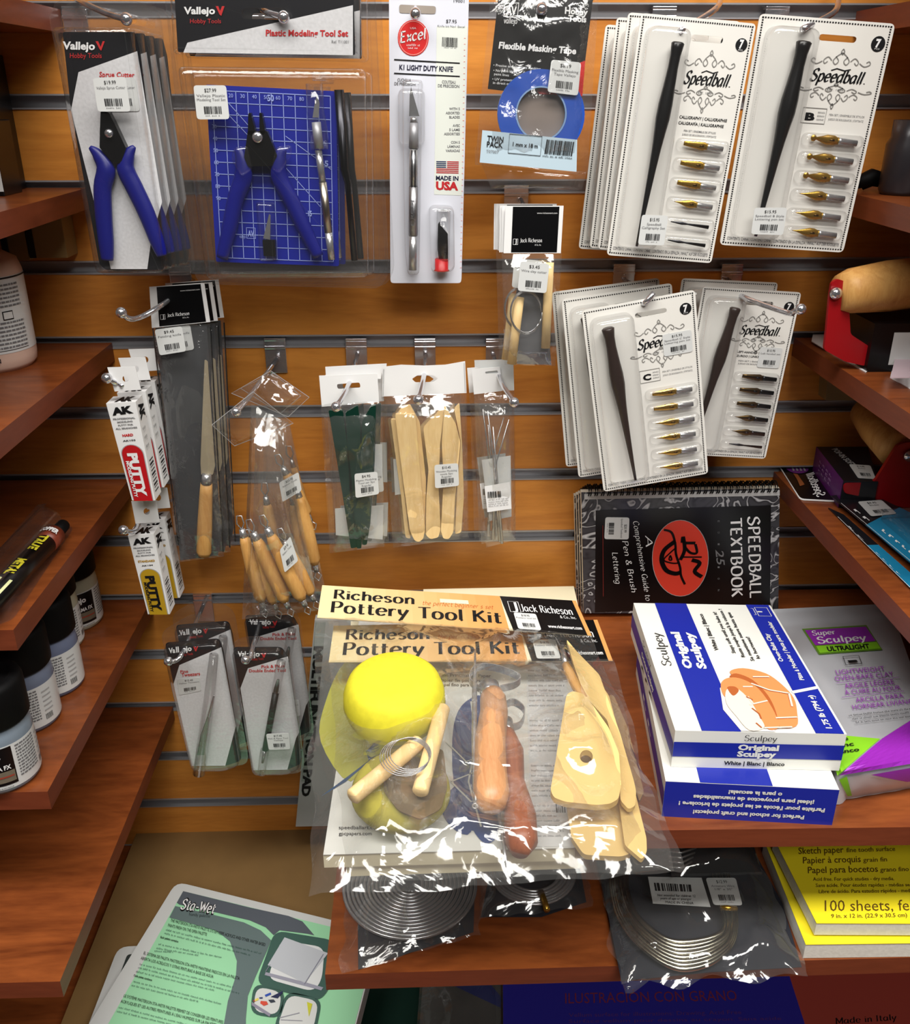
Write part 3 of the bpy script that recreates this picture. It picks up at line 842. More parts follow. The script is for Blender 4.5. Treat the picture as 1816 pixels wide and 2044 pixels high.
b.text('Flexible Masking Tape', c3(800, 328), c3(1326, 368), 13, M_WHT, .0044, .035, .08)
for l, a, c in (('• Precise and accurate masking', (765, 450), (1085, 476)), ('• No paint bleed or damaging', (765, 486), (1055, 506)), ('   paint lines', (770, 510), (870, 520)), ('• UV protected for masking', (758, 545), (1040, 562)), ('   in direct sunlight', (762, 570), (932, 582))):
    b.text(l, c3(*a), c3(*c), 5, M_WHT, .0044)
b.build('header_card')
b = B(t); cx, cy = c3(1090, 775)
b.poly(oval(cx, cy, 87, 90, 40), C(28, 74, 168, .35, 0, .5, name='blue_tape'), .010, .006, hole=oval(cx, cy-1, 49, 53, 40), side=C(70, 130, 200, .4))
b.line(oval(cx, cy-1, 49.5, 53.5, 40), 3, C(120, 150, 190, .4), .0103, True)
b.poly(oval(cx, cy-1, 48, 52, 40), C(128, 116, 108, .5), .0035)
b.build('tape_roll')
b = B(t); q = c3(690, 885, 1335, 950, 1330, 1168, 672, 1105)
M_SKY = C(176, 196, 208, .45, name='pale_blue_label')
b.poly(q, M_SKY, .011, .0004)
b.text('TWIN', c3(722, 958), c3(832, 968), 11, M_INK, .0115, .02); b.text('PACK', c3(720, 998), c3(828, 1005), 11, M_INK, .0115, .02)
b.text('T07007', c3(716, 1038), c3(800, 1044), 6, M_GRY, .0115)
b.line(c3(876, 910, 1097, 928, 1084, 1060, 865, 1040), 1.3, M_INK, .0115, True); b.text('1 mm x 18 m', c3(896, 992), c3(1066, 1008), 8, M_INK, .0115, .02)
b.bars(c3(1128, 948, 1318, 965, 1302, 1062, 1112, 1045), M_INK, .0115, 30); b.greek(c3(1100, 1066), c3(1298, 1082), 4, M_INK, .0115)
b.build('lower_label')
sticker(t, c3(1160, 405, 1362, 425, 1340, 650, 1132, 625), ('$8.19', 'Flexible Masking', 'Tape Vallejo'), .013)
b = B(t); b.film(c3(745, -20, 1480, -20, 1405, 1170, 640, 1118), .004, M_FILM2, bulge=.008, rip=.003, seed=14, fr=34)
b.film(c3(680, 1110, 1400, 1170, 1365, 1290, 750, 1280), .0, M_FILM, 20, 8, .004, .006, 2)
b.line(c3(642, 1000, 642, 1118, 1405, 1170, 1415, 1060), 1.6, M_FILM, .004)
b.build('clear_bag')


# ---------------------------------------------------------------- lettering-pen cards
M_IVORY = C(222, 220, 214, .45, 0, .35, name='ivory_card'); M_ORN = C(128, 126, 122, .6, name='ornament_grey')


def nib(b, s0, s1, t0, dt, kind, dark=False):
    m1 = M_BRONZE if dark else M_GOLD; m2 = M_DSTEEL if dark else M_STEEL; L = s1-s0; h = .0045
    f = lambda x: (s0+L*x, t0+dt*x, h)
    w = .037
    if kind == 'side':
        b.tube([f(0), f(.3), f(.45), f(1)], [.004, .014, .008, .017], M_DSTEEL, 8, .6); return
    if kind == 'chisel': pr = [(0, .5), (.12, .62), (.5, 1), (.56, .75), (.62, .75)]
    elif kind == 'disc': pr = [(0, .18), (.03, .62), (.09, .62), (.12, .25), (.34, .95), (.5, .95), (.56, .7), (.62, .7)]
    else: pr = [(0, .04), (.12, .2), (.38, .95), (.48, .95), (.56, .7), (.62, .7)]
    b.tube([f(x) for x, _ in pr], [w*r for _, r in pr], m1, 10, .35)
    b.tube([f(.6), f(.64), f(1)], [w*.72, w*.66, w*.6], m2, 10, .7)
    b.tube([(f(.4)[0], f(.4)[1], h+.0012), (f(.5)[0], f(.5)[1], h+.0012)], [w*.22, w*.22], M_DSTEEL if dark else M_BRONZE, 6, .4)


def flourish(b, cx, cy, s, up, h):
    for sg in (-1, 1):
        for P in ([(0, .035), (.035, .02), (.06, 0), (.04, -.014), (.02, 0), (.045, .018)], [(.07, 0), (.1, .014), (.13, 0), (.12, -.013), (.1, -.004)], [(.14, -.004), (.18, -.016), (.22, -.006), (.21, .006), (.19, 0)], [(0, .05), (.012, .038), (0, .026)]):
            C_ = crom([V((x, y)) for x, y in P], 5)
            b.line([(cx+sg*p.x*s, cy-up*p.y) for p in C_], .0075, M_ORN, h)


def pencard(label, TL, TR, BL, d, kind, price, seed=0, full=True, rz=0):
    """card fitted to three photo corners on a vertical plane at distance d; everything printed in card units"""
    O, A, Bq = wall(*TL, d), wall(*TR, d), wall(*BL, d)
    X = (A-O); W_ = X.length; Y = (O-Bq); H_ = Y.length
    # square the frame: mean of the two edge directions
    X = X.normalized(); Yn = Y.normalized(); X2 = V((Yn.z, 0, -Yn.x)); X = (X+X2*1.5).normalized()
    t = T('pen_set_card', label, 'blister pack', O, X, (-X.z, 0, X.x))
    mp = lambda s_, t_, h=0: V((s_*W_, -t_*H_, h))
    b = B(t, mp, W_); r = .03
    asp = W_/H_
    def rr(x0, y0, x1, y1, rad, n=4):
        P = rp([(x0*W_, y0*H_), (x1*W_, y0*H_), (x1*W_, y1*H_), (x0*W_, y1*H_)], rad*W_, n)
        return [(p[0]/W_, p[1]/H_) for p in P]
    b.poly(rr(0, 0, 1, 1, .04), M_IVORY, .001, .0009, hole=rr(.46, .062, .74, .088, .03, 5))
    e = .0013
    nx, ny = 46, 96
    dots = [(i/nx*.95+.025, y) for i in range(nx+1) for y in (.013, .987)]+[(x, j/ny*.97+.014) for j in range(ny+1) for x in (.027, .973)]
    for x, y in dots: b.add([b.m(x+dx*.006, y+dy*.0028, e) for dx, dy in ((-1, 1), (1, 1), (1, -1), (-1, -1))], [(0, 1, 2, 3)], M_INK)
    b.poly([(.905+.052*math.cos(a*.2618), .085+.052*asp*math.sin(a*.2618)) for a in range(24)], M_INK, e)
    b.text('7', (.885, .098), (.922, .098), .032, M_WHT, e+.0003, .05); b.text('PCS', (.885, .108), (.922, .108), .006, M_WHT, e+.0003)
    flourish(b, .66, .165, 1, 1, e); flourish(b, .66, .315, .8, -1, e); flourish(b, .66, .285, 1.25, .6, e)
    b.pen('Speedball', (.45, .252), (.845, .252), .050, M_INK, e, 1.5, .5, .35, 0, .26); b.pen('.', (.86, .252), (.872, .252), .04, M_INK, e, .5, .5)
    b.line([(.60, .205), (.64, .196), (.70, .203), (.745, .196)], .008, M_INK, e)
    b.text('EST. 1899', (.60, .288), (.72, .288), .009, M_GRY, e)
    if kind == 'cal':
        b.text('CALLIGRAPHY | CALLIGRAPHIE', (.47, .392), (.9, .392), .012, M_INK, e, .02); b.text('CALIGRAFÍA | KALLIGRAPHIE', (.47, .416), (.88, .416), .012, M_INK, e, .02)
        b.text('PEN SET | ENSEMBLE DE STYLOS', (.53, .444), (.82, .444), .008, M_GRY, e, .01); b.text('JUEGO DE BOLÍGRAFOS | STIFTSATZ', (.52, .46), (.83, .46), .008, M_GRY, e, .01)
        ks = ['chisel', 'chisel', 'chisel', 'pt', 'side', 'side']
    elif kind == 'lh':
        b.text('LEFT-HANDED | GAUCHER', (.47, .362), (.86, .362), .012, M_INK, e, .02); b.text('ZURDO | LINKSHÄNDER', (.47, .385), (.84, .385), .012, M_INK, e, .02)
        b.text('PEN SET | ENSEMBLE', (.5, .412), (.78, .412), .008, M_GRY, e, .01); b.text('JUEGO DE BOLÍGRAFOS', (.5, .428), (.78, .428), .008, M_GRY, e, .01)
        ks = ['chisel', 'chisel', 'chisel', 'pt', 'pt', 'side']
    else:
        b.line([(.45, .365), (.63, .365), (.63, .43), (.45, .43)], .006, M_ORN, e, True)
        b.text(kind, (.475, .417), (.55, .417), .03, M_INK, e, .05)
        for i, l in enumerate(('SERIES', 'SÉRIES', 'SERIE')): b.text(l, (.565, .386+.015*i), (.62, .386+.015*i), .007, M_GRY, e)
        b.text('PEN SET | ENSEMBLE DE STYLOS', (.655, .393), (.925, .393), .009, M_GRY, e); b.text('JUEGO DE BOLÍGRAFOS | STIFTSATZ', (.655, .412), (.925, .412), .009, M_GRY, e)
        ks = ['disc']*3+['pt']*3 if kind == 'B' else ['chisel']*2+['pt']*4
    b.text('CONTENTS: CHINA | CONTENU: CHINE | CONTENIDO EN LA ESPALDA | INHALT AUF DER RÜCKSEITE', (.05, .972), (.95, .972), .014, M_GRY, e, .01)
    b.build('backing_card')
    # pen holder
    b = B(t, mp, W_)
    pr = [(.098, .045), (.104, .06), (.125, .055), (.15, .048), (.2, .047), (.27, .055), (.34, .066), (.4, .066), (.46, .054), (.52, .044), (.6, .036), (.72, .027), (.85, .018), (.945, .013)]
    x0, x1 = (.335, .25)
    if kind == 'C': x0, x1 = .20, .30
    if kind == 'lh': x0, x1 = .34, .16
    b.tube([(x0+(x1-x0)*(q-.1)/.85, q, .0085) for q, _ in pr], [r_*.95 for _, r_ in pr], C(16, 16, 17, .28, 0, .55) if kind in 'calB' else C(46, 34, 30, .3, 0, .5), 14, .85)
    b.build('pen_holder')
    ys = [.497, .578, .662, .745, .833, .915]
    for i, y in enumerate(ys):
        b = B(t, mp, W_); nib(b, .56 if kind == 'lh' else .54, .92 if kind == 'lh' else .90, y-.006, .012, ks[i], kind == 'lh'); b.build('pen_nib')
    b = B(t, mp, W_)
    b.dome(rr(.06, .045, .43, .955, .08), .017, .005, M_SHELL, .001)
    for y in ys: b.dome(rr(.48, y-.028, .95, y+.03, .05), .008, .003, M_SHELL, .001)
    b.build('clear_blister')
    if price:
        q = price[1] if price[1] else [(.23, .80), (.47, .795), (.475, .925), (.235, .93)]
        sticker(t, q, price[0], .0185 if q[0][0] < .4 else .0016, m=mp)
    return t


t = pencard('front card of the upper stacked pen cards, marked Calligraphy, with gold nibs', (1279, 26), (1508, 50), (1213, 509), .135, 'cal', (('$15.95', 'Speedball', 'Calligraphy Set'), None))
dup(t.e, (-.006, .022, .002), 'second calligraphy pen card, directly behind the front one at upper right', .6)
dup(t.e, (-.011, .044, .0), 'third calligraphy pen card, behind the second one at upper right', 1)
dup(t.e, (-.016, .066, -.004), 'rearmost calligraphy pen card, furthest left in the upper stack', .5)
t = pencard('large pen card at the top right marked with a boxed letter B', (1516, 27), (1787, 43), (1431, 488), .13, 'B', (('$15.95', 'Speedball B Style', 'Lettering pen set'), [(.17, .81), (.42, .80), (.43, .925), (.18, .93)]))
t = pencard('front pen card marked with a boxed letter C, tilted to the right', (1160, 620), (1386, 572), (1198, 982), .135, 'C', (('$15.95', 'Speedball C Style', 'Lettering pen set'), [(.68, .195), (.94, .195), (.94, .31), (.68, .31)]))
dup(t.e, (-.014, .03, .004), 'second C pen card, just behind the front tilted one', -2)
dup(t.e, (-.02, .055, .006), 'rearmost C pen card, showing only its top left edge', -3)
t = pencard('pen card marked Left-Handed with dark nibs, right of the C cards', (1402, 571), (1600, 577), (1337, 905), .10, 'lh', (('$15.95', 'Left handed set'), [(.70, .32), (.93, .32), (.93, .44), (.70, .44)]))
dup(t.e, (-.012, .03, .002), 'second left-handed pen card, mostly hidden behind the front one', 1)


# ---------------------------------------------------------------- small bag with the wire clay cutter
def richeson_header(b, q, h, logo, web=True):
    b.poly(q, M_WHT, h-.0003, .0005)
    b.sub(bil(q, b.t.P))
    b.poly([(.13, .02), (.93, .02), (.93, .98), (.13, .98)], M_BLK, h)
    b.pen('Jack Richeson', (.28, .77), (.66, .77), .085, M_WHT, h+.0003, 1, .35, 0, 1)
    b.line([(.16, .70), (.24, .70), (.24, .82), (.16, .82)], .8, M_WHT, h+.0003, True); b.pen('J', (.18, .81), (.22, .81), .11, M_WHT, h+.0003, 1, .5)
    b.text('& Co., Inc.', (.54, .84), (.65, .84), .035, M_WHT, h+.0003)
    if web: b.text('www.richesonart.com', (.55, .17), (.9, .17), .035, M_WHT, h+.0003)
    b.back()


t = VT('clay_cutter_bag', 'small bag with black header holding a wire clay cutter with wooden toggles', 'bag', 1060, 450, .10, tilt=1)
b = B(t); richeson_header(b, c7(130, 82, 440, 82, 425, 335, 120, 335), .006, None)
for i in (8, 4): b.slab([(p[0]-i, p[1]) for p in c7(122, 82, 432, 82, 425, 330, 118, 330)], M_WHT, .004-i*.0005, .0008)
b.build('header_card')
b = B(t); b.poly(rp(c7(230, 440, 330, 440, 375, 930, 190, 925), 2), C(92, 92, 96, .6, grain=60), .003, .0008); b.build('grey_backing')
for q in (c7(337, 385, 390, 385, 366, 845, 322, 835), c7(180, 600, 232, 540, 192, 925, 133, 925)):
    b = B(t); c = [((q[0][0]+q[1][0])/2, (q[0][1]+q[1][1])/2, .009), ((q[3][0]+q[2][0])/2, (q[3][1]+q[2][1])/2, .009)]
    b.tube([c[0], c[1]], 9.5, M_PALE, 14, .7); b.build('wooden_toggle')
b = B(t)
cx, cy = c7(240, 650)
for i in range(3): b.tube([(cx+(32-i)*math.cos(a), cy+(44-2*i)*math.sin(a), .012+.001*i) for a in [x*.2094+.3*i for x in range(28)]], .8, M_STEEL, 6)
b.build('wire_loop')
sticker(t, c7(210, 378, 365, 392, 348, 548, 195, 535), ('$3.45', 'Wire clay cutter'), .019)
b = B(t); b.film(c7(110, 330, 430, 330, 395, 935, 125, 930), .004, M_FILM, bulge=.012, rip=.003, seed=3, nx=16); b.build('clear_bag')
dup(t.e, (-.004, .016, .0), 'second wire clay cutter bag, tucked behind the front one')

# ---------------------------------------------------------------- bag with the wood-handled knife (left)
t = VT('fettling_knife_bag', 'long bag with black header holding a knife with a wooden handle', 'bag', 360, 600, .095)
b = B(t); richeson_header(b, c5(870, 95, 1190, 72, 1225, 300, 885, 335), .004, None)
b.build('header_card')
b = B(t); b.poly(c5(905, 335, 1205, 318, 1290, 1560, 1270, 1660, 1050, 1690, 1040, 1560), C(60, 61, 64, .25, 0, .8, name='glossy_dark_backing'), .001, .0006); b.build('grey_backing')
b = B(t); b.poly(rp(c5(1192, 520, 1210, 530, 1252, 1140, 1240, 1190, 1172, 1190, 1168, 1120), 2), C(184, 170, 142, .3, .35, name='blade_steel'), .006, .001); b.build('knife_blade')
b = B(t)
b.tube([(*c5(1205, 1185), .007), (*c5(1203, 1240), .007)], [10, 12], M_STEEL, 14)
o = b.build('ferrule')
b = B(t); b.tube([(*c5(1203, 1240), .007), (*c5(1200, 1300), .007), (*c5(1192, 1500), .007), (*c5(1188, 1640), .007), (*c5(1188, 1662), .007)], [12.5, 14, 16.5, 16.5, 12], M_TAN, 16, .8); b.build('wooden_handle')
sticker(t, c5(900, 345, 1060, 325, 1085, 470, 930, 495), ('$9.45', 'Fettling knife'), .016)
b = B(t); b.film(c5(885, 330, 1225, 310, 1305, 1665, 1035, 1700), .004, M_FILM2, bulge=.012, rip=.002, seed=4, nx=16)
b.line(c5(890, 335, 1040, 1600), 3, M_BLKM, .002); b.line(c5(1225, 330, 1300, 1640), 3, M_BLKM, .002)
b.build('clear_bag')
dup(t.e, (.004, .014, -.002), 'second wood-handled knife bag, behind the front one')
dup(t.e, (.007, .028, -.002), 'rearmost wood-handled knife bag, its right edge showing')


# ---------------------------------------------------------------- putty boxes
def putty(label, q, tab, d, colr, word, code, capmat, wmat=None):
    """q: front face TL TR BR BL (photo), tab outline above, box depth behind"""
    t = VT('putty_box', label, 'box', q[3][0], q[3][1], d)
    P = [t.P(*p) for p in q]; D = V((0, 0, -.021))
    # keep the box square: right side from width of the top edge
    b = B(t)
    b.hexa(P+[p+D for p in P], M_WHT)
    b.poly(tab, M_WHT, -.001, .0006, hole=oval((tab[0][0]+tab[1][0]+tab[2][0]+tab[3][0])/4+2, (tab[0][1]+tab[2][1])/2, 6.5, 7, 12))
    m = face3(*P); b.sub(m); e = .0004
    b.text('AK', (.12, .115), (.86, .10), .065, M_INK, e, .07)
    for i, l in enumerate(('PROFESSIONAL', 'MODELING', 'PUTTY FOR', 'ALL BRANCHES')): b.text(l, (.1 if i in (0, 3) else .22, .165+.032*i), (.88 if i in (0, 3) else .76, .160+.032*i), .016, M_GRY, e, .04)
    b.text(word, (.28 if len(word) < 5 else .14, .335), (.68 if len(word) < 5 else .84, .33), .024, capmat, e, .05); b.text(code, (.25, .385), (.72, .38), .016, M_INK, e, .03)
    cp = [(.5-.40*math.cos(a*.2618), .52-.1*math.sin(a*.2618)) for a in range(13)]+[(.9, 1), (.1, 1)]
    b.poly([(.5+(x-.5)*1.07, y-.006) for x, y in cp], M_LGR, e); b.poly(cp, colr, e*2)
    wm = wmat or M_WHT
    b._place(txtmesh('PUTTY', .06), (.32, .50), (.32, .95), (.34, 0), wm, e*3, 0)
    b._place(txtmesh('MODELING PUTTY', .04), (.18, .58), (.18, .96), (.12, 0), wm, e*3, 0)
    # right side
    R0, R1, R2, R3 = P[1], P[1]+D, P[2]+D, P[2]
    b.sub(face3(R0, R1, R2, R3))
    b._place(txtmesh('AK', .07), (.25, .04), (.25, .2), (.6, 0), M_INK, e, 0)
    for x in (.2, .35, .5): b.greek((x, .27), (x, .5), (.07, 0), M_LGR, e)
    for i in range(10): b.poly([(.2, .6+.035*i), (.75, .6+.035*i), (.75, .6+.035*i+(.012, .02, .008)[i % 3]), (.2, .6+.035*i+(.012, .02, .008)[i % 3])], M_INK, e)
    b.sub(face3(P[0]+D, P[1]+D, P[1], P[0])); b.text('AK', (.25, .85), (.85, .85), .6, M_INK, e, .07)
    b.build('carton')
    return t


qa = c5(618, 775, 790, 765, 905, 1340, 770, 1340)
ta = c5(625, 565, 788, 560, 822, 695, 668, 705)
t = putty('front white putty box with red PUTTY oval, on the left hook', qa, ta, .155, C(178, 24, 30, .4), 'HARD', 'AK103', M_VRED)
dup(t.e, (.0, .032, 0), 'middle white putty box of the upper hook')
dup(t.e, (.0, .064, 0), 'rearmost white putty box of the upper hook, nearest the wall')
qb = c5(745, 1545, 895, 1535, 990, 2003, 862, 2003)
tb = c5(765, 1345, 910, 1345, 930, 1465, 790, 1475)
t = putty('front white putty box with yellow PUTTY oval on the lower left hook', qb, tb, .13, C(176, 140, 30, .4), 'STANDARD', 'AK104', C(170, 130, 30, .5), M_INK)
dup(t.e, (.002, .034, 0), 'second yellow-marked putty box, behind the front one')


# ---------------------------------------------------------------- bag of ribbon tools
def ribbon(b_t, p0, p1, r, h, dark=False, tip=None):
    """wood handle with steel ferrule ends from p0 to p1"""
    b = B(b_t); x0, y0 = p0; x1, y1 = p1
    f = lambda s: (x0+(x1-x0)*s, y0+(y1-y0)*s, h)
    b.tube([f(.0), f(.08), f(.5), f(.92), f(1)], [r*.6, r*.85, r*1.1, r, r*.55], M_TAN, 12)
    o = b.build('wooden_handle')
    b = B(b_t); L = math.hypot(x1-x0, y1-y0); ux, uy = (x0-x1)/L, (y0-y1)/L
    b.tube([f(.02), (x0+ux*16, y0+uy*16, h)], [r*.62, r*.45], M_STEEL, 10)
    nx, ny = -uy, ux; s = 26
    lp = [(x0+ux*16, y0+uy*16), (x0+ux*(16+s*.4)+nx*7, y0+uy*(16+s*.4)+ny*7), (x0+ux*(16+s)+nx*6, y0+uy*(16+s)+ny*6), (x0+ux*(18+s)-nx*3, y0+uy*(18+s)-ny*3), (x0+ux*(16+s*.5)-nx*7, y0+uy*(16+s*.5)-ny*7), (x0+ux*16, y0+uy*16)]
    b.tube([(*p, h) for p in lp], 1.5, M_STEEL, 6)
    b.build('steel_loop', o)
    b = B(b_t); b.tube([f(.98), (x1-ux*14, y1-uy*14, h)], [r*.5, r*.4], M_STEEL, 10)
    b.tube([(x1-ux*14, y1-uy*14, h), (x1-ux*24+nx*7, y1-uy*24+ny*7, h), (x1-ux*34, y1-uy*34, h), (x1-ux*24-nx*7, y1-uy*24-ny*7, h), (x1-ux*14, y1-uy*14, h)], 1.4, M_STEEL, 6)
    b.build('steel_loop', o)


def ribbonbag(label, d, dx, dy, tools, tag_q, hd, body, price):
    t = VT('ribbon_tool_bag', label, 'bag', 520, 850, d)
    for p0, p1, r, h in tools: ribbon(t, p0, p1, r, h)
    b = B(t); b.film(body, .002, M_FILM, 26, 40, .022, .005, 5+dx); b.film([body[0], body[1], body[2], body[3]], -.002, M_FILM2, 8, 12, 0, .001, 6)
    b.film(hd, .004, M_FILM, 14, 10, .002, .005, 7+dx)
    b.line(hd, 1.4, M_LGR, .006, True)
    b.build('clear_bag')
    if price: sticker(t, tag_q, price, .028)
    return t


ribbonbag('front clear bag of wood-handled ribbon tools hanging from its top flap', .125, 0, 0,
          [(c6(190, 1225), c6(290, 1590), 14, .008), (c6(262, 1240), c6(425, 1590), 15, .014), (c6(340, 1215), c6(520, 1580), 15, .018), (c6(440, 1290), c6(570, 1550), 13, .009), (c6(240, 1300), c6(360, 1600), 12, .004)],
          c6(392, 1300, 452, 1222, 497, 1360, 420, 1428), [(423, 848), (505, 782), (585, 845), (468, 890)], c6(230, 470, 400, 560, 620, 1640, 180, 1690), ('$29.95', 'Ribbon Tools'))
ribbonbag('rear clear bag of wood-handled ribbon tools, behind and right of the front one', .075, 1, 0,
          [(c6(430, 870), c6(550, 1100), 13, .006), (c6(500, 1000), c6(592, 1380), 14, .01), (c6(320, 1040), c6(355, 1260), 12, .006), (c6(470, 1040), c6(540, 1400), 12, .004)],
          c6(388, 918, 498, 858, 517, 962, 408, 1028), [(462, 785), (540, 740), (617, 793), (575, 832)], c6(260, 500, 440, 560, 660, 1560, 230, 1480), ('$23.95', 'Ribbon Tools'))
ribbonbag('rearmost clear bag of ribbon tools, nearest the wall', .04, 2, 0,
          [(c6(470, 830), c6(540, 1090), 9, .006), (c6(480, 1060), c6(560, 1370), 9, .008)],
          None, [(480, 775), (545, 745), (600, 790), (560, 825)], c6(300, 520, 450, 580, 630, 1480, 300, 1400), None)

# ---------------------------------------------------------------- green plastic tools, wooden knives, needle tools
M_GREEN = C(8, 46, 36, .3, 0, .5, name='dark_green_plastic')
t = VT('plastic_tool_bag', 'clear bag with white header holding dark green plastic modeling tools', 'bag', 705, 850, .085)
b = B(t); b.poly(c6(615, 312, 945, 300, 955, 462, 630, 488), M_WHT, .003, .0005, hole=rp(c6(715, 360, 845, 350, 850, 380, 720, 388), 4)); b.poly(c6(650, 262, 970, 245, 965, 330, 655, 330), M_WHT, -.003, .0005)
b.build('header_card')
for q in (c6(668, 508, 750, 512, 800, 900, 830, 1285, 795, 1290, 750, 1000), c6(765, 520, 835, 480, 850, 600, 850, 1000, 855, 1290, 828, 1290, 790, 1000), c6(860, 570, 905, 490, 937, 478, 930, 800, 905, 1150, 885, 1270, 862, 1270, 838, 1000)):
    b = B(t); b.poly(rp(q, 3, 3), M_GREEN, .010, .005); b.build('modeling_tool', bevel=.0015)
b = B(t); b.poly(c6(705, 1065, 980, 1045, 975, 1240, 710, 1215), M_WHG, .0, .0004); b.poly(c6(925, 700, 972, 700, 975, 930, 930, 925), M_WHG, .001, .0004); b.build('paper_insert')
sticker(t, c6(815, 868, 945, 856, 955, 982, 822, 1005), ('$4.95', 'Plastic Modeling', 'Tool set 3pc', 'Regular'), .018)
b = B(t); b.film(c6(625, 470, 975, 450, 985, 1280, 675, 1315), .002, M_FILM, 20, 26, .014, .0035, 9)
b.film(c6(640, 480, 965, 470, 985, 1275, 680, 1290), -.003, M_FILM2, 8, 10, 0, .001, 9); b.build('clear_bag')
dup(t.e, (.004, .016, -.004), 'second bag of dark green plastic tools, behind the front one')

t = VT('wooden_tool_bag', 'clear bag with white header holding pale wooden modeling knives', 'bag', 850, 850, .075)
b = B(t); b.poly(c6(975, 262, 1080, 250, 1210, 255, 1330, 250, 1442, 230, 1450, 410, 972, 430), M_WHT, .003, .0005, hole=rp(c6(1140, 330, 1175, 308, 1260, 308, 1290, 328, 1262, 348, 1160, 350), 3))
b.line(c6(982, 275, 978, 425), .9, M_LGR, .0035); b.line(c6(1436, 240, 1443, 405), .9, M_LGR, .0035); b.build('header_card')
for q, h in ((c6(1045, 530, 1160, 530, 1190, 880, 1215, 1180, 1205, 1235, 1180, 1255, 1155, 1245, 1130, 1190, 1090, 900), .012), (c6(1060, 525, 1085, 490, 1130, 478, 1185, 580, 1220, 900, 1215, 1150, 1190, 1150, 1150, 700), .007), (c6(1205, 610, 1325, 480, 1300, 700, 1292, 950, 1303, 1180, 1290, 1228, 1245, 1238, 1220, 1215, 1222, 1000, 1235, 850), .010),
             (c6(1325, 480, 1390, 590, 1415, 690, 1400, 850, 1385, 1000, 1375, 1200, 1350, 1238, 1318, 1235, 1305, 1190, 1320, 900, 1310, 700), .012), (c6(1380, 500, 1410, 470, 1425, 700, 1435, 1000, 1420, 1200, 1385, 1210, 1400, 900, 1418, 690), .006), (c6(1020, 560, 1050, 560, 1120, 1180, 1135, 1235, 1105, 1230, 1080, 1000), .004)):
    b = B(t); b.poly(rp(q, 4, 3), M_PALE, h, .004); b.build('wooden_knife', bevel=.0012)
b = B(t); b.poly(c6(1035, 785, 1080, 780, 1098, 980, 1045, 988), M_WHG, .0, .0004); b.build('paper_insert')
sticker(t, c6(1268, 818, 1402, 808, 1408, 935, 1272, 950), ('$10.45', 'Wooden Modeling', 'tools 5pc', 'Regular'), .019)
b = B(t); b.film(c6(970, 425, 1450, 405, 1462, 1230, 1035, 1285), .002, M_FILM, 24, 26, .014, .0035, 10)
b.film(c6(980, 430, 1440, 420, 1455, 1225, 1030, 1240), -.003, M_FILM2, 8, 10, 0, .001, 10); b.build('clear_bag')
dup(t.e, (-.004, .026, -.008), 'second bag of pale wooden knives, behind the front one')

t = VT('needle_tool_bag', 'narrow clear bag with white header holding thin metal needle tools', 'bag', 985, 850, .07)
b = B(t); b.poly(c6(1480, 275, 1640, 262, 1655, 398, 1492, 418), M_WHT, .003, .0005, hole=rp(c6(1555, 290, 1625, 282, 1628, 298, 1558, 302), 2)); b.poly(c6(1522, 230, 1715, 225, 1720, 395, 1530, 400), M_WHG, .0015, .0005)
b.build('header_card')
for q in (c6(1570, 510, 1600, 760, 1640, 1250), c6(1690, 560, 1620, 800, 1600, 1240), c6(1600, 600, 1625, 900, 1650, 1260)):
    b = B(t); P = [(*p, .008) for p in q]; b.tube(P, [1, 1.6, 3.6], M_STEEL, 8); b.build('needle_tool')
b = B(t)
b.poly(c6(1535, 790, 1700, 765, 1705, 1110, 1580, 1135), M_WHG, .002, .0004); b.poly(c6(1552, 940, 1695, 915, 1705, 1065, 1568, 1085), M_WHT, .014, .0004)
b.bars(c6(1568, 970, 1645, 965, 1648, 1000, 1570, 1005), M_INK, .0146, 14)
for i in range(4): b.greek(c6(1575, 1020+i*12), c6(1690, 1008+i*12), 2.6, M_GRY, .0146)
b.build('paper_insert')
b = B(t); b.film(c6(1490, 410, 1720, 395, 1730, 1240, 1560, 1285), .002, M_FILM, 14, 26, .012, .003, 11); b.film(c6(1492, 410, 1715, 400, 1725, 1235, 1520, 1250), -.003, M_FILM2, 6, 10, 0, .001, 11); b.build('clear_bag')
dup(t.e, (-.004, .015, -.003), 'second bag of needle tools, behind the front one')


# ---------------------------------------------------------------- tweezers and pick tool blisters (lower left)
def vpack(label, u, v, d, card, white, outl, shape):
    t = VT('hobby_tool_pack', label, 'blister pack', u, v, d)
    b = B(t); b.poly(rp(card, 8), M_PBLK, .002, .0008); b.poly(white, M_CARDG, .0024)
    shape(t, b)
    b = B(t)
    b.dome([(x, y) for x, y in rp(card, 12)], .014, .004, M_SHELL, .002)
    b.poly(rp(outl, 18), M_SHELL, .0012, .0006); b.line(rp(outl, 18), 2, M_SHELL, .0022, True)
    return t, b


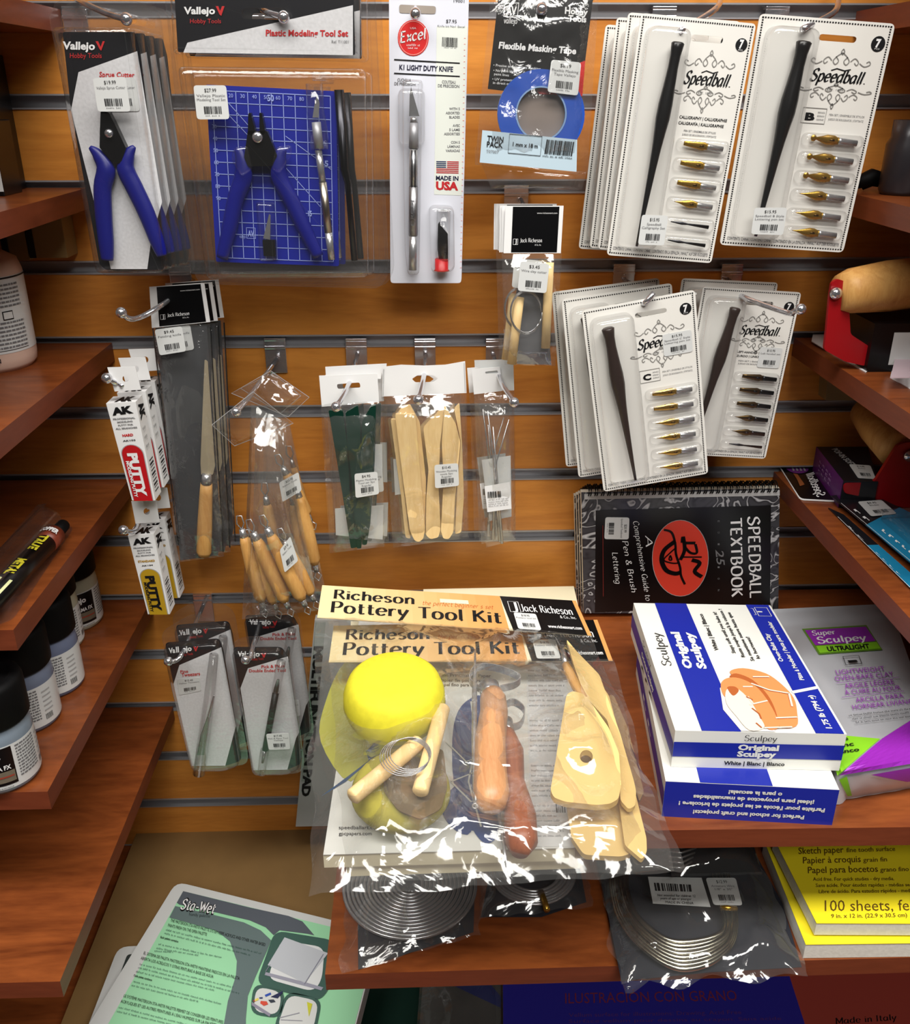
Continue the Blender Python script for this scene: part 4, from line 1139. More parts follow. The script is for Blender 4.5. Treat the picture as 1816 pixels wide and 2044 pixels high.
def s1(t, b):
    b.text('Va', d2(172, 575), d2(232, 570), 10, M_WHT, .0028, .035); b.text('ejo', d2(300, 560), d2(385, 552), 10, M_WHT, .0028, .035)
    b.text('ll', d2(240, 568), d2(268, 565), 11, M_WHT, .0028, .03)
    b.poly(d2(398, 515, 412, 515, 422, 535, 430, 512, 443, 512, 425, 560, 415, 555), M_VRED, .0028); b.text('Hobby Tools', d2(275, 605), d2(395, 590), 5, M_VRED, .0028)
    b.text('Fine', d2(280, 762), d2(352, 755), 6, M_VRED, .0028, .02); b.text('Tweezers', d2(290, 795), d2(462, 780), 7, M_VRED, .0028, .02)
    b.build('backing_card')
    b = B(t)
    b.poly(d2(590, 960, 575, 1060, 545, 1170, 500, 1520, 430, 1520, 470, 1350, 525, 1165, 560, 1060), C(150, 152, 156, .3, .9), .010, .002)
    b.line(d2(530, 1165, 470, 1330, 440, 1500), 1, M_DSTEEL, .0104); b.tube([(*d2(590, 965), .01), (*d2(545, 1160), .01)], [2, 4.5], M_STEEL, 8)
    b.build('tweezers', bevel=.0005)
    sticker(t, d2(250, 815, 460, 800, 470, 925, 265, 965), ('$15.45', 'Vallejo Tweezers'), .003)


def s2(t, b):
    b.text('Val', d2(810, 605), d2(885, 605), 10, M_WHT, .0028, .035); b.text('ejo', d2(925, 608), d2(1015, 605), 10, M_WHT, .0028, .035)
    b.poly(d2(1028, 575, 1042, 575, 1052, 595, 1060, 572, 1075, 572, 1056, 618, 1046, 612), M_VRED, .0028); b.text('Hobby Tools', d2(940, 645), d2(1050, 635), 5, M_VRED, .0028)
    b.text('Pick & Place', d2(1030, 715), d2(1245, 705), 6, M_VRED, .0028, .02); b.text('Double Ended Tool', d2(915, 752), d2(1255, 748), 6, M_VRED, .0028, .02)
    b.build('backing_card')
    b = B(t)
    b.tube([(*d2(1185, 820), .01), (*d2(1165, 925), .01)], [2.5, 6], C(70, 78, 76, .35), 10)
    b.tube([(*d2(1165, 925), .01), (*d2(1065, 1470), .01)], 6.6, C(24, 34, 32, .4), 12); b.tube([(*d2(1060, 1475), .01), (*d2(1040, 1590), .01)], [4.5, 2.5], M_STEEL, 10)
    b.build('pick_tool')
    b = B(t); b.tube([(*d2(1060, 1470), .01), (*d2(1030, 1690), .01)], 9, M_SHELL, 12); b.build('tool_cap'); b = B(t); b.tube([(*d2(1215, 650), .01), (*d2(1165, 925), .01)], 9, M_SHELL, 12); b.build('tool_cap')
    sticker(t, d2(1072, 1325, 1285, 1315, 1297, 1465, 1098, 1472), ('$17.45', 'Pick & Place Tool', 'Vallejo'), .0155)


t, b = vpack('blister pack of fine tweezers hanging at lower left beside the shelves', 370, 1300, .13, d2(135, 480, 640, 440, 680, 560, 790, 1230, 845, 1570, 700, 1620, 400, 1620, 215, 860),
             d2(270, 685, 658, 520, 793, 1250, 695, 1618, 385, 1620, 215, 860), d2(95, 380, 400, 200, 690, 330, 910, 1560, 870, 1610, 430, 1660, 380, 1600, 215, 870), s1)
b.tube([(*d2(590, 590), .008), (*d2(545, 1000), .008), (*d2(450, 1690), .008)], [9, 11, 13], M_SHELL, 12)
b.build('clear_shell')
dup(t.e, (.004, .03, .003), 'second tweezers blister pack, behind the front one')
t, b = vpack('blister pack with a black pick tool, right of the tweezers pack', 540, 1300, .12, d2(765, 520, 1220, 520, 1280, 620, 1380, 1310, 1400, 1600, 1270, 1655, 960, 1660, 830, 900),
             d2(905, 715, 1275, 605, 1380, 1310, 1352, 1360, 1270, 1655, 955, 1660, 835, 900), d2(760, 480, 870, 420, 1200, 430, 1290, 540, 1430, 1620, 1380, 1690, 960, 1700, 830, 1000), s2)
b.build('clear_shell')
dup(t.e, (.008, .035, .018), 'second pick tool blister pack, behind the front one')

# ---------------------------------------------------------------- hanging pad behind the kits
t = VT('palette_pad', 'grey pad reading Multifunction along its left edge, behind the pottery kits', 'pad', 640, 1400, .055)
b = B(t)
b.poly([(628, 1238), (1100, 1238), (1080, 1640), (590, 1650)], C(176, 178, 176, .5), .002, .012)
b.poly([(630, 1242), (650, 1242), (620, 1560), (601, 1560)], C(150, 158, 152, .5), .0024)
b._place(txtmesh('MULTIFUNCTION PAD', .05, .95), (628, 1290), (602, 1590), (17, 0), M_INK, .003, 0)
b.build('pad_body')


# ---------------------------------------------------------------- spiral-bound lettering textbooks
M_MARB = None


def marble():
    m, N, L, p = nm('marbled_black_cover')
    t = N.new('ShaderNodeTexCoord'); n = N.new('ShaderNodeTexNoise'); n.inputs['Scale'].default_value = 14; n.inputs['Distortion'].default_value = 3.5; n.inputs['Detail'].default_value = 1.5
    mt = N.new('ShaderNodeMath'); mt.operation = 'PINGPONG'; mt.inputs[1].default_value = .09
    cr = N.new('ShaderNodeValToRGB'); cr.color_ramp.elements[0].position = 0; cr.color_ramp.elements[0].color = lin((190, 190, 192))
    cr.color_ramp.elements[1].position = .025; cr.color_ramp.elements[1].color = lin((34, 34, 38))
    e = cr.color_ramp.elements.new(.07); e.color = lin((60, 60, 64))
    L.new(t.outputs['Object'], n.inputs['Vector']); L.new(n.outputs['Fac'], mt.inputs[0]); L.new(mt.outputs[0], cr.inputs[0]); L.new(cr.outputs[0], p.inputs['Base Color'])
    p.inputs['Roughness'].default_value = .3
    return m


M_MARB = marble()
M_PAGE = C(212, 206, 190, .7, name='page_edges')


def textbook(label, d, dx, dz, front):
    t = VT('lettering_textbook', label, 'book', 1188, 1222, d, tilt=-3)
    o = t.O; sh = V((dx, 0, dz))
    f = lambda u, v, h=0: t.P(u, v, h)+sh
    q = [(1160, 983), (1556, 975), (1553, 1224), (1165, 1224)]
    b = B(t, f)
    P = [f(*p, 0) for p in q]
    b.hexa([p+V((0, 0, -.0008)) for p in P]+[p+V((0, 0, -.0075)) for p in P], M_PAGE); b.build('pages')
    b = B(t, f); b.poly(q, M_MARB, .0, .0007)
    if front:
        b.poly(d5(240, 345, 1462, 310, 1455, 1000, 235, 1056), M_BLK, .0004)
        b.poly(oval(*d5(830, 678), 56, 76, 40), C(205, 60, 44, .4, name='orange_red_oval'), .0008); b.line(oval(*d5(830, 678), 56, 76, 40), 1, M_LGR, .001, True)
        ink = M_BLK; e = .0012
        for P_, w in ((((715, 480), (770, 500), (795, 580), (800, 650), (828, 740), (835, 800), (862, 860)), 4.5), (((795, 560), (720, 620), (700, 690), (730, 760), (790, 785), (830, 778)), 9), (((800, 605), (760, 640), (715, 690), (770, 712), (815, 712)), 3), (((845, 570), (850, 530), (860, 620), (830, 690)), 7), (((860, 572), (935, 572)), 6), (((860, 598), (900, 640), (945, 640), (935, 580)), 5), (((835, 670), (945, 670), (980, 670)), 3), (((910, 690), (965, 712), (930, 770), (980, 808)), 8), (((750, 690), (760, 660), (770, 690), (752, 690)), 3)):
            b.line([(p.x, p.y) for p in crom([V(d5(*p)) for p in P_], 5)], w, ink, e)
        # lettering reads downwards along the cover
        w_ = M_WHT
        b._place(penmesh('SPEEDBALL', 1.2, .55, .5, 0), d5(1300, 388), d5(1318, 955), (23, -1), w_, e, 0)
        b._place(penmesh('TEXTBOOK', 1.3, .55, .5, 0), d5(1180, 400), d5(1190, 950), (22, -1), w_, e, 0)
        b._place(penmesh('A', .7, .25, .5), d5(585, 520), d5(590, 600), (14, -1), w_, e, .3)
        b._place(penmesh('Comprehensive Guide to', .8, .25, .5), d5(500, 420), d5(590, 975), (11, -1.5), w_, e, .2)
        b._place(penmesh('Pen & Brush', .8, .25, .5), d5(425, 560), d5(490, 915), (11, -1.5), w_, e, .2)
        b._place(penmesh('Lettering', .8, .25, .5), d5(355, 640), d5(380, 855), (11, -1.5), w_, e, .2)
        b._place(txtmesh('25', .01), d5(1075, 620), d5(1085, 720), (16, 0), M_GRY, e, .2)
        for i, ch in enumerate('EDITION'): b._place(txtmesh(ch), d5(1090, 415+i*80), d5(1090, 427+i*80), (4, 0), M_GRY, e, 0)
        b.line(d5(290, 450, 293, 945), 1, C(120, 40, 36, .5), e)
    b.build('cover')
    b = B(t, f)
    n = 30; a0, a1 = f(1170, 985, 0), f(1553, 977, 0)
    for i in range(n):
        for dd in (-.0011, .0011):
            p = a0+(a1-a0)*((i+.5)/n)+V((dd, 0, 0))
            b.tube3([p+V((0, .002-.0058*math.cos(x*.5236), -.004+.0075*math.sin(x*.5236))) for x in range(12)], .0007, M_BLKM, 6, closed=True)
    for k, dy in ((0, .006),): b.poly([(1166, 984+2), (1556, 976+2), (1556, 976+13), (1166, 984+13)], C(190, 190, 188, .5), .0003)
    b.build('spiral_binding')
    if front: sticker(t, d5(475, 395, 470, 548, 300, 545, 308, 393), ('$20.99', 'Speedball Textbook'), .001)
    return t


textbook('front black spiral-bound textbook with a red oval, standing sideways', .06, 0, 0, True)
for i, l in enumerate(('second spiral-bound textbook, directly behind the front one', 'third spiral-bound textbook from the front, its wire binding showing', 'rearmost spiral-bound textbook, against the wooden wall')):
    textbook(l, .06-.0175*(i+1), -.003*(i+1), .003*(i+1), False)

# ---------------------------------------------------------------- clay boxes on the wide shelf
M_SB = C(26, 40, 150, .35, 0, .45, name='clay_box_blue')
M_SW = C(222, 222, 216, .4, 0, .4, name='clay_box_white')
ZA = .9605
BH = .0365
q = [d6(130, 70), d6(972, 88), d6(1425, 868), d6(395, 850)]
t = HT('clay_box', 'upper blue and white clay box with a printed picture of an orange shell', 'box', *q[3], ZA+BH*2)
P = [t.P(*p) for p in q]
# square the box
ax = (P[1]-P[0]+P[2]-P[3])*.5; ay = (P[0]-P[3]+P[1]-P[2])*.5; c = (P[0]+P[1]+P[2]+P[3])*.25
P = [c-ax*.5+ay*.5, c+ax*.5+ay*.5, c+ax*.5-ay*.5, c-ax*.5-ay*.5]
D = V((0, 0, -BH))
b = B(t)
b.hexa(P+[p+D for p in P], M_SW)
tm = face3(*P); e = .0004
b.sub(tm)
b.poly([(.155, 0), (.385, 0), (.385, .62), (.385, 1), (.155, 1)], M_SB, e); b.poly([(.82, 0), (.985, 0), (.985, 1), (.82, 1)], M_SB, e)
b.line([(.81, .73), (.99, .69)], 9, M_SW, e*1.5)
up = lambda s, x0, t0, t1, w, mt, bold=0: b._place(txtmesh(s, bold), (x0, t0), (x0, t1), (-w, 0), mt, e*2, 0)
b._place(penmesh('Sculpey', .8, .3, 0, 1), (.115, .55), (.115, .28), (-.06, 0), M_INK, e*2, 0)
up('Original', .245, .57, .27, .055, M_SW, .05); up('Sculpey', .335, .57, .27, .055, M_SW, .05)
up('White | Blanc | Blanco', .47, .42, .10, .028, M_INK, .02)
up('Stays soft until you bake it!', .575, .44, .08, .024, M_INK, .02); up('Reste souple jusqu\'à la cuisson !', .625, .47, .05, .024, M_INK, .02)
up('Se mantiene suave hasta que', .675, .50, .08, .024, M_INK, .02); up('lo hornees!', .72, .48, .30, .024, M_INK, .02)
up('Oven-Bake Clay', .865, .50, .27, .03, M_SW, .02); up('Pâte à Modeler | Pasta para modelar', .93, .64, .16, .028, M_SW, .02); up('1.75 lb (794 g)', .93, .97, .75, .035, M_SW, .03)
b.line([(.87, .03), (.96, .03), (.96, .11), (.87, .11)], 1.6, M_SW, e*2, True); b.line([(.875, .07), (.91, .07)], 5, M_SW, e*2)
b.line([(.84, .04), (.855, .04), (.855, .1), (.84, .1)], 1.4, M_SW, e*2)
# printed shell picture
OR = C(226, 140, 84, .45, name='terracotta_print'); OD = C(172, 92, 46, .45); CR = C(228, 216, 200, .45)
b.back(); HZ = 0
def pp(*a): return d6(*a)
b.poly(pp(790, 850, 680, 720, 660, 590, 720, 530, 830, 560, 900, 700, 1000, 855), C(218, 214, 210, .45), .0008)
b.poly(crom([V(p) for p in pp(720, 490, 800, 468, 940, 500, 1040, 570, 1110, 650, 1130, 740, 1125, 820, 1020, 820, 980, 700, 880, 600, 780, 540)], 4, True), OR, .0010)
b.poly(crom([V(p) for p in pp(718, 520, 760, 500, 860, 540, 950, 630, 1000, 730, 1005, 790, 930, 660, 840, 570, 760, 530)], 4, True), OD, .0012)
b.poly(crom([V(p) for p in pp(665, 570, 700, 530, 780, 530, 880, 580, 960, 680, 1015, 790, 1010, 835, 940, 830, 860, 700, 800, 620, 740, 590, 690, 640)], 4, True), OR, .0014)
b.poly(crom([V(p) for p in pp(700, 600, 760, 590, 840, 660, 900, 760, 930, 830, 840, 845, 760, 760, 700, 680)], 4, True), CR, .0016)
b.poly(crom([V(p) for p in pp(705, 585, 750, 580, 775, 605, 740, 635)], 4, True), OD, .0018)
for s_ in (pp(850, 560, 960, 600, 1080, 620), pp(860, 520, 960, 520), pp(1000, 770, 1130, 765), pp(800, 580, 860, 580), pp(840, 690, 950, 665), pp(930, 830, 1100, 825), pp(830, 640, 860, 680), pp(1080, 620, 1100, 700)): b.line(s_, 4, CR, .0020)
for s_ in (pp(820, 640, 860, 660), pp(855, 710, 900, 745, 912, 775), pp(880, 800, 915, 830)): b.line(s_, 3, OD, .0022)
# front face
F0, F1, F2, F3 = P[3], P[2], P[2]+D, P[3]+D
b.sub(face3(F0, F1, F2, F3))
b.poly([(0, .30), (1, .30), (1, .70), (0, .70)], M_SB, e)
b._place(penmesh('Sculpey', .8, .3, 0, 1), (.41, .22), (.60, .22), (0, -.15), M_INK, e*2, 0)
b.text('Original', (.38, .47), (.62, .47), .14, M_SW, e*2, .05); b.text('Sculpey', (.38, .65), (.61, .65), .14, M_SW, e*2, .05); b.text('White | Blanc | Blanco', (.31, .89), (.67, .89), .10, M_INK, e*2, .03)
# left face
b.sub(face3(P[0], P[3], P[3]+D, P[0]+D))
b.poly([(0, .34), (1, .34), (1, .74), (0, .74)], M_SB, e); b._place(penmesh('Sculpey', .8, .3), (.3, .26), (.5, .26), (0, -.14), M_INK, e*2, 0); b.text('Original Sculpey', (.3, .6), (.6, .6), .14, M_SW, e*2, .04)
b.greek((.32, .9), (.62, .9), .08, M_INK, e*2)
b.build('carton', bevel=.0005)
# lower box, upside-down print, turned slightly
t = HT('clay_box', 'lower clay box, its blue front showing upside-down white lettering', 'box', *d6(330, 1370), ZA, rot=0)
P2 = [V((p.x, p.y, 0)) for p in P]; off = HT('x', '', '', *q[3], ZA+BH*2).O if False else None
A = t.W(hz(*d6(315, 1368), ZA)); Bb = t.W(hz(*d6(1330, 1421), ZA)); w_ = ax.length; dirx = (Bb-A).normalized(); diry = V((-dirx.y, dirx.x, 0)); c = (A+Bb)*.5
l_ = ay.length
L4 = [c-dirx*w_*.5+diry*l_, c+dirx*w_*.5+diry*l_, c+dirx*w_*.5, c-dirx*w_*.5]; up_ = V((0, 0, BH-.0004))
b = B(t); b.hexa([p+up_ for p in L4]+L4, M_SW)
b.sub(face3(L4[3]+up_, L4[2]+up_, L4[2], L4[3]))
b.poly([(0, 0), (1, 0), (1, 1), (0, 1)], M_SB, e)
def inv(s, x0, x1, y, cap): b._place(txtmesh(s, .04), (x1, y), (x0, y), (0, cap), M_SW, e*2, 0)
inv('Perfect for school and craft projects!', .18, .83, .76, .105); inv('Parfaite pour l\'école et les projets de bricolage !', .09, .94, .53, .105)
inv('¡Ideal para proyectos de manualidades', .17, .87, .33, .105); inv('o para la escuela!', .37, .68, .15, .105)
b.sub(face3(L4[0]+up_, L4[3]+up_, L4[3], L4[0])); b.poly([(0, .3), (1, .3), (1, .7), (0, .7)], M_SB, e); b.greek((.3, .55), (.7, .55), .15, M_SW, e*2)
b.sub(face3(*[p+up_ for p in L4])); b.poly([(.2, 0), (.62, 0), (.62, 1), (.2, 1)], M_SB, e)
b.build('carton', bevel=.0005)

# ---------------------------------------------------------------- foil clay pouch
t = HT('clay_pouch', 'silver foil clay pouch with a green and purple corner, beside the clay boxes', 'pouch', *d6(1440, 1250), ZA)
M_FOIL = C(196, 198, 204, .28, .35, .6, name='silver_foil'); M_PUR = C(150, 44, 178, .3, .1, .5, name='purple_print'); M_LIME = C(130, 196, 40, .35, name='lime_print')
def pil(a, b_, h=0):
    """pouch top surface: pillow seen between photo corners"""
    TL, TR, BR, BL = (1543, 1216), (1775, 1205), (1900, 1560), (1689, 1594)
    u = (TL[0]*(1-a)+TR[0]*a)*(1-b_)+(BL[0]*(1-a)+BR[0]*a)*b_; v = (TL[1]*(1-a)+TR[1]*a)*(1-b_)+(BL[1]*(1-a)+BR[1]*a)*b_
    s_ = min(1, max(0, (b_-.07)/.2)); e_ = max(0, (b_-.86)/.14)
    z = .012+.030*s_*s_*(3-2*s_)*(1-.35*abs(2*a-1)**4)
    z = z*(1-e_)**.7+.001
    if b_ < .09: z += .0025*math.sin(b_*420)
    return t.P(u, v, z+h+.0015*noise.noise(V((a*6, b_*7, 3))))
nx, ny = 30, 40
b = B(t); b.add([pil(i/nx, j/ny) for j in range(ny+1) for i in range(nx+1)], [(j*(nx+1)+i, (j+1)*(nx+1)+i, (j+1)*(nx+1)+i+1, j*(nx+1)+i+1) for j in range(ny) for i in range(nx)], M_FOIL, True)
edge = [pil(i/nx, 0) for i in range(nx+1)]+[pil(1, j/ny) for j in range(1, ny+1)]+[pil(i/nx, 1) for i in range(nx-1, -1, -1)]+[pil(0, j/ny) for j in range(ny-1, 0, -1)]
m_ = len(edge); b.add(edge+[V((p.x, p.y, .0005)) for p in edge], [(i, (i+1) % m_, m_+(i+1) % m_, m_+i) for i in range(m_)], M_FOIL, True)
b.add([V((p.x, p.y, .0005)) for p in edge], [tuple(range(m_))], M_FOIL)
b.build('foil_pouch')


def patch(b, q, mat, h, n=10):
    """printed quad that follows the pillow (q in photo px on its surface)"""
    for i in range(n):
        for j in range(n):
            f = lambda a, c_: ((q[0][0]*(1-a)+q[1][0]*a)*(1-c_)+(q[3][0]*(1-a)+q[2][0]*a)*c_, (q[0][1]*(1-a)+q[1][1]*a)*(1-c_)+(q[3][1]*(1-a)+q[2][1]*a)*c_)
            b.add([pil(*f(x, y), h) for x, y in ((i/n, j/n), ((i+1)/n, j/n), ((i+1)/n, (j+1)/n), (i/n, (j+1)/n))], [(3, 2, 1, 0)], mat)


b = B(t)
patch(b, [(.18, .11), (.74, .11), (.80, .25), (.24, .25)], C(90, 130, 40, .4), .0012); patch(b, [(.20, .118), (.73, .118), (.77, .20), (.24, .20)], M_PUR, .0018); patch(b, [(.245, .205), (.775, .205), (.79, .242), (.255, .242)], M_LIME, .0018)
patch(b, [(.0, .655), (.0, .655), (.5, .72), (.0, .88)], M_LIME, .0012); patch(b, [(.52, .72), (1, .60), (1, .87), (.02, .88)], M_PUR, .0015)
patch(b, [(.0, .90), (.08, .89), (.06, .99), (.02, .99)], M_LIME, .0012); patch(b, [(.3, .90), (1, .89), (1, .96), (.6, .965)], M_PUR, .0015)
b.sub(lambda a, c_, h=0: pil(a, c_, h))
def ptxt(s, x0, x1, y, cap, mt, bold=.02, mesh=None):
    vs, fs = mesh or txtmesh(s, bold)
    b.add([pil(x0+(x1-x0)*x, y-cap*yy, .0022) for x, yy in vs], fs, mt)
PK = C(140, 50, 165, .4, name='lilac_print')
ptxt('', .25, .45, .148, .024, M_WHT, 0, penmesh('Super', 1.3, .6, 0)); ptxt('', .27, .70, .192, .034, M_WHT, 0, penmesh('Sculpey', 1.3, .6, 0, 1)); ptxt('ULTRALIGHT', .33, .70, .236, .024, M_INK, .04)
b.line([(.44, .27), (.58, .27), (.58, .315), (.44, .315)], 2, M_INK, .003, True); b.line([(.47, .298), (.55, .298)], 8, M_INK, .003)
for l, x0, x1, y in (('LIGHTWEIGHT', .33, .76, .362), ('OVEN-BAKE CLAY', .30, .82, .395), ('ARGILE LÉGÈRE', .36, .80, .438), ('À CUIRE AU FOUR', .34, .84, .472), ('ARCILLA PARA', .41, .84, .517), ('HORNEAR LIVIANA', .36, .90, .552)): ptxt(l, x0, x1, y, .025, PK, .0)
for y in (.405, .482): b.line([(.30, y), (.86, y)], 1.2, PK, .003)
for i in range(3): b.greek((.30+.02*i, .585+i*.02), (.95, .585+i*.02), .009, M_INK, .003)
for i, l in enumerate(('White', 'Blanc', 'Blanco')): ptxt(l, .03, .22+.03*i, .705+.032*i, .02, M_INK, .02)
b.build('printed_label')

# ---------------------------------------------------------------- paper pads under the kits
M_CREAM = C(226, 216, 184, .6, name='cream_pad')
def pad(label, q, z, th, top, side=M_CREAM, fn=None, name='paper_pad'):
    t = HT(name, label, 'pad', *q[3], z)
    P = [t.P(*p) for p in q]; b = B(t); b.hexa(P+[p-V((0, 0, th)) for p in P], side)
    b.build('pages')
    b = B(t); b.poly(q, top, .0006, .0005)
    if fn: fn(t, b)
    b.build('cover'); return t


def printart(t, b):
    e = .0010
    b.poly(crom([V(p) for p in [(690, 1320), (760, 1300), (800, 1370), (760, 1470), (700, 1560), (640, 1480), (650, 1400)]], 4, True), C(170, 168, 70, .5), e)
    for k, P_ in enumerate(([(905, 1450), (930, 1400), (975, 1395), (985, 1500), (975, 1640), (930, 1650), (905, 1560)], [(880, 1600), (935, 1560), (940, 1660), (900, 1650)], [(940, 1640), (990, 1620), (992, 1670), (965, 1682)])):
        b.poly(crom([V(p) for p in P_], 4, True), C(34, 58, 116, .5, name='ink_blue_print'), e+.0002+.0001*k)
    for P_ in ([(690, 1560), (760, 1500), (720, 1530), (640, 1590)], [(730, 1500), (790, 1440), (800, 1450), (740, 1530)]):
        b.poly(P_, C(40, 72, 110, .5), e+.0004)
    for P_ in ([(890, 1480), (930, 1520), (990, 1500)], [(900, 1560), (950, 1540), (985, 1560)], [(940, 1400), (950, 1480), (935, 1560), (960, 1650)], [(880, 1540), (940, 1600), (990, 1590)]):
        b.line(P_, 4, C(196, 198, 192, .5), e+.0006)
    b.text('Fine Printmaking Paper', (877, 1350), (980, 1352), 6, M_INK, e, .02); b.text('Papier fin pour gravures', (877, 1360), (984, 1362), 6, M_INK, e, .02); b.text('Papel fino para impresiones', (877, 1369), (988, 1371), 6, M_INK, e, .02)
    b.poly([(1050, 1330), (1130, 1330), (1140, 1690), (1060, 1690)], C(200, 202, 204, .5), e)
    for i in range(34):
        y = 1340+i*10
        if i not in (8, 9, 17, 18, 26): b.greek((1054+i*.3, y), (1112+random.random()*16, y), 4, M_GRY, e+.0003)
    b.bars([(1108, 1600), (1150, 1600), (1152, 1622), (1110, 1622)], M_INK, e+.0003, 12)
    b.text('speedballart.com', (676, 1655), (760, 1655), 7, M_INK, e, .01); b.text('gpcpapers.com', (676, 1667), (742, 1667), 7, M_INK, e, .01)


pad('lower cream paper pad, its thick edge showing under the printed pad', [(700, 1240), (1150, 1225), (1160, 1712), (690, 1728)], ZA+.011, .0108, M_CREAM)
pad('upper paper pad with printed white cover lying under the pottery kits', [(720, 1215), (1140, 1200), (1148, 1692), (645, 1706)], ZA+.024, .0128, C(206, 206, 202, .5), fn=printart)
t = HT('paper_pad', 'cream sheet pad showing as a strip behind the pottery kit header', 'pad', 850, 1190, ZA+.032)
b = B(t); q = [(845, 1176), (1145, 1170), (1165, 1260), (840, 1260)]; b.poly(q, M_CREAM, .0, .007); b.build('pages')


# ---------------------------------------------------------------- pottery tool kits
def kit_header(t, q, slot=True):
    b = B(t); b.poly(q, M_CREAM, .006, .0006)
    nseg = 14
    b.sub(bil(q, t.P))
    for i in range(nseg):   # printed colour bands, cream at the left to orange at the right
        f = i/(nseg-1); col = tuple(int(a*(1-f)+c_*f) for a, c_ in zip((226, 208, 160), (206, 148, 84)))
        b.poly([(i/nseg*.70, 0), ((i+1)/nseg*.70, 0), ((i+1)/nseg*.70, 1), (i/nseg*.70, 1)], C(*col, .45), .0063)
    b.poly([(.70, 0), (.985, 0), (.985, 1), (.715, 1)], M_BLK, .0063); b.poly([(.985, 0), (1, 0), (1, 1), (.985, 1)], C(206, 148, 84, .45), .0063)
    e = .0067
    b.pen('Richeson', (.05, .38), (.36, .40), .27, M_INK, e, 1.35, .4, 0, 1); b.pen('Pottery Tool Kit', (.045, .80), (.68, .80), .33, M_INK, e, 1.35, .4, 0, 1)
    b.pen('the perfect beginner s set', (.39, .40), (.66, .40), .12, C(190, 96, 40, .5), e, .7, .3, .5, 0, .2)
    b.pen('Jack Richeson', (.77, .40), (.965, .42), .20, M_WHT, e, 1.1, .35, 0, 1); b.text('& Co., Inc.', (.91, .54), (.97, .54), .08, M_WHT, e)
    b.line([(.725, .14), (.765, .14), (.765, .44), (.725, .44)], 1.2, M_WHT, e, True); b.pen('J', (.735, .42), (.757, .42), .26, M_WHT, e, 1.2, .6)
    b.text('www.richesonart.com', (.85, .84), (.975, .84), .09, M_WHT, e, .02)
    if slot: b.poly([(.46, .19), (.57, .19), (.57, .30), (.46, .30)], M_CREAM, e)
    b.build('header_card')
    sticker(t, [(.735, .46), (.82, .46), (.82, .93), (.735, .93)], ('$18.95', 'Pottery tool kit'), .0075, m=bil(q, t.P))


def sponge(t, u, v, r, th, mat):
    b = B(t); c = t.P(u, v, th*.55); c.z = .003
    R = r*t.k
    pr = [(R*.80, 0), (R*.93, th*.12), (R, th*.35), (R*.985, th*.6), (R*.90, th*.85), (R*.78, th*.97), (R*.4, th*1.0), (.0004, th*1.0)]
    b.lathe(c, pr, mat, 40); b.build('round_sponge')


M_SPO = C(218, 208, 52, .7, 0, .2, name='yellow_sponge', grain=160)
M_RIB = C(222, 190, 124, .45, 0, .35, name='boxwood')
M_HND = wood('loop_tool_beech', (200, 150, 106), (176, 118, 76), .35, (12, 1.4, 8), 12, .4)
M_HND2 = wood('loop_tool_redwood', (160, 92, 58), (130, 66, 40), .35, (12, 1.4, 8), 12, .4)


def loop(t, path, rs, mat, band, h, ferr):
    b = B(t); b.tube([(x, y, h) for x, y in path], rs, mat, 18); o = b.build('loop_tool_handle')
    b = B(t); P = [t.P(x, y, h) for x, y in band]; P = crom(P, 6); n = len(P); vs = []
    for p in P: vs += [p+V((0, 0, .004)), p-V((0, 0, .004))]
    b.add(vs, [(2*i, 2*i+1, 2*i+3, 2*i+2) for i in range(n-1)], M_STEEL)
    b.tube([(*ferr[0], h), (*ferr[1], h)], ferr[2], M_STEEL, 14)
    ob = b.build('steel_loop', o); sm = ob.modifiers.new('s', 'SOLIDIFY'); sm.thickness = .0008
    return o


def slabpart(t, name, pts, mat, h, th, hole=None, r=5, label=None):
    b = B(t); b.poly(rp(pts, r, 4), mat, h, th, hole=hole); return b.build(name, label=label, bevel=.0015)


# rear (lower) kit
t = HT('pottery_tool_kit', 'lower pottery tool kit bag, mostly under the upper one, with reddish loop tool', 'tool kit', 660, 1325, ZA+.052, tilt=6)
kit_header(t, [(666, 1249), (1192, 1237), (1223, 1319), (656, 1322)], False)
sponge(t, 800, 1580, 82, .022, C(176, 166, 62, .7, 0, .2, name='shaded_yellow_sponge', grain=160))  # sponge yellow dulled to stand in for the film and shade over it
loop(t, [(1008, 1452), (1012, 1470), (1022, 1500), (1024, 1560), (1038, 1630), (1040, 1680), (1037, 1702)], [12, 16, 20, 19, 26, 26, 14], M_HND2, [(1006, 1452), (1000, 1420), (1022, 1402), (1045, 1418), (1038, 1445), (1014, 1452)], .016, ((1008, 1440), (1012, 1466), 14))
slabpart(t, 'wooden_rib', [(1150, 1400), (1200, 1420), (1240, 1600), (1262, 1702), (1240, 1710), (1165, 1706), (1140, 1670), (1125, 1560)], M_RIB, .010, .005, r=9)
slabpart(t, 'wooden_knife', [(1195, 1360), (1215, 1388), (1262, 1560), (1290, 1672), (1291, 1700), (1281, 1716), (1247, 1687), (1235, 1600)], M_RIB, .016, .004, r=6)
slabpart(t, 'wooden_modeling_tool', [(1214, 1387), (1225, 1388), (1252, 1450), (1285, 1580), (1276, 1600), (1238, 1480)], C(150, 116, 76, .5), .007, .003)
b = B(t); b.tube([(995, 1620, .012), (1004, 1680, .012), (1012, 1735, .012)], 3, M_STEEL, 8); P = t.P(1012, 1740, .012)
b.tube([(1013+5*math.cos(a*.7), 1741+5*math.sin(a*.7), .012) for a in range(10)], 1.6, M_STEEL, 6); b.build('needle_tool')
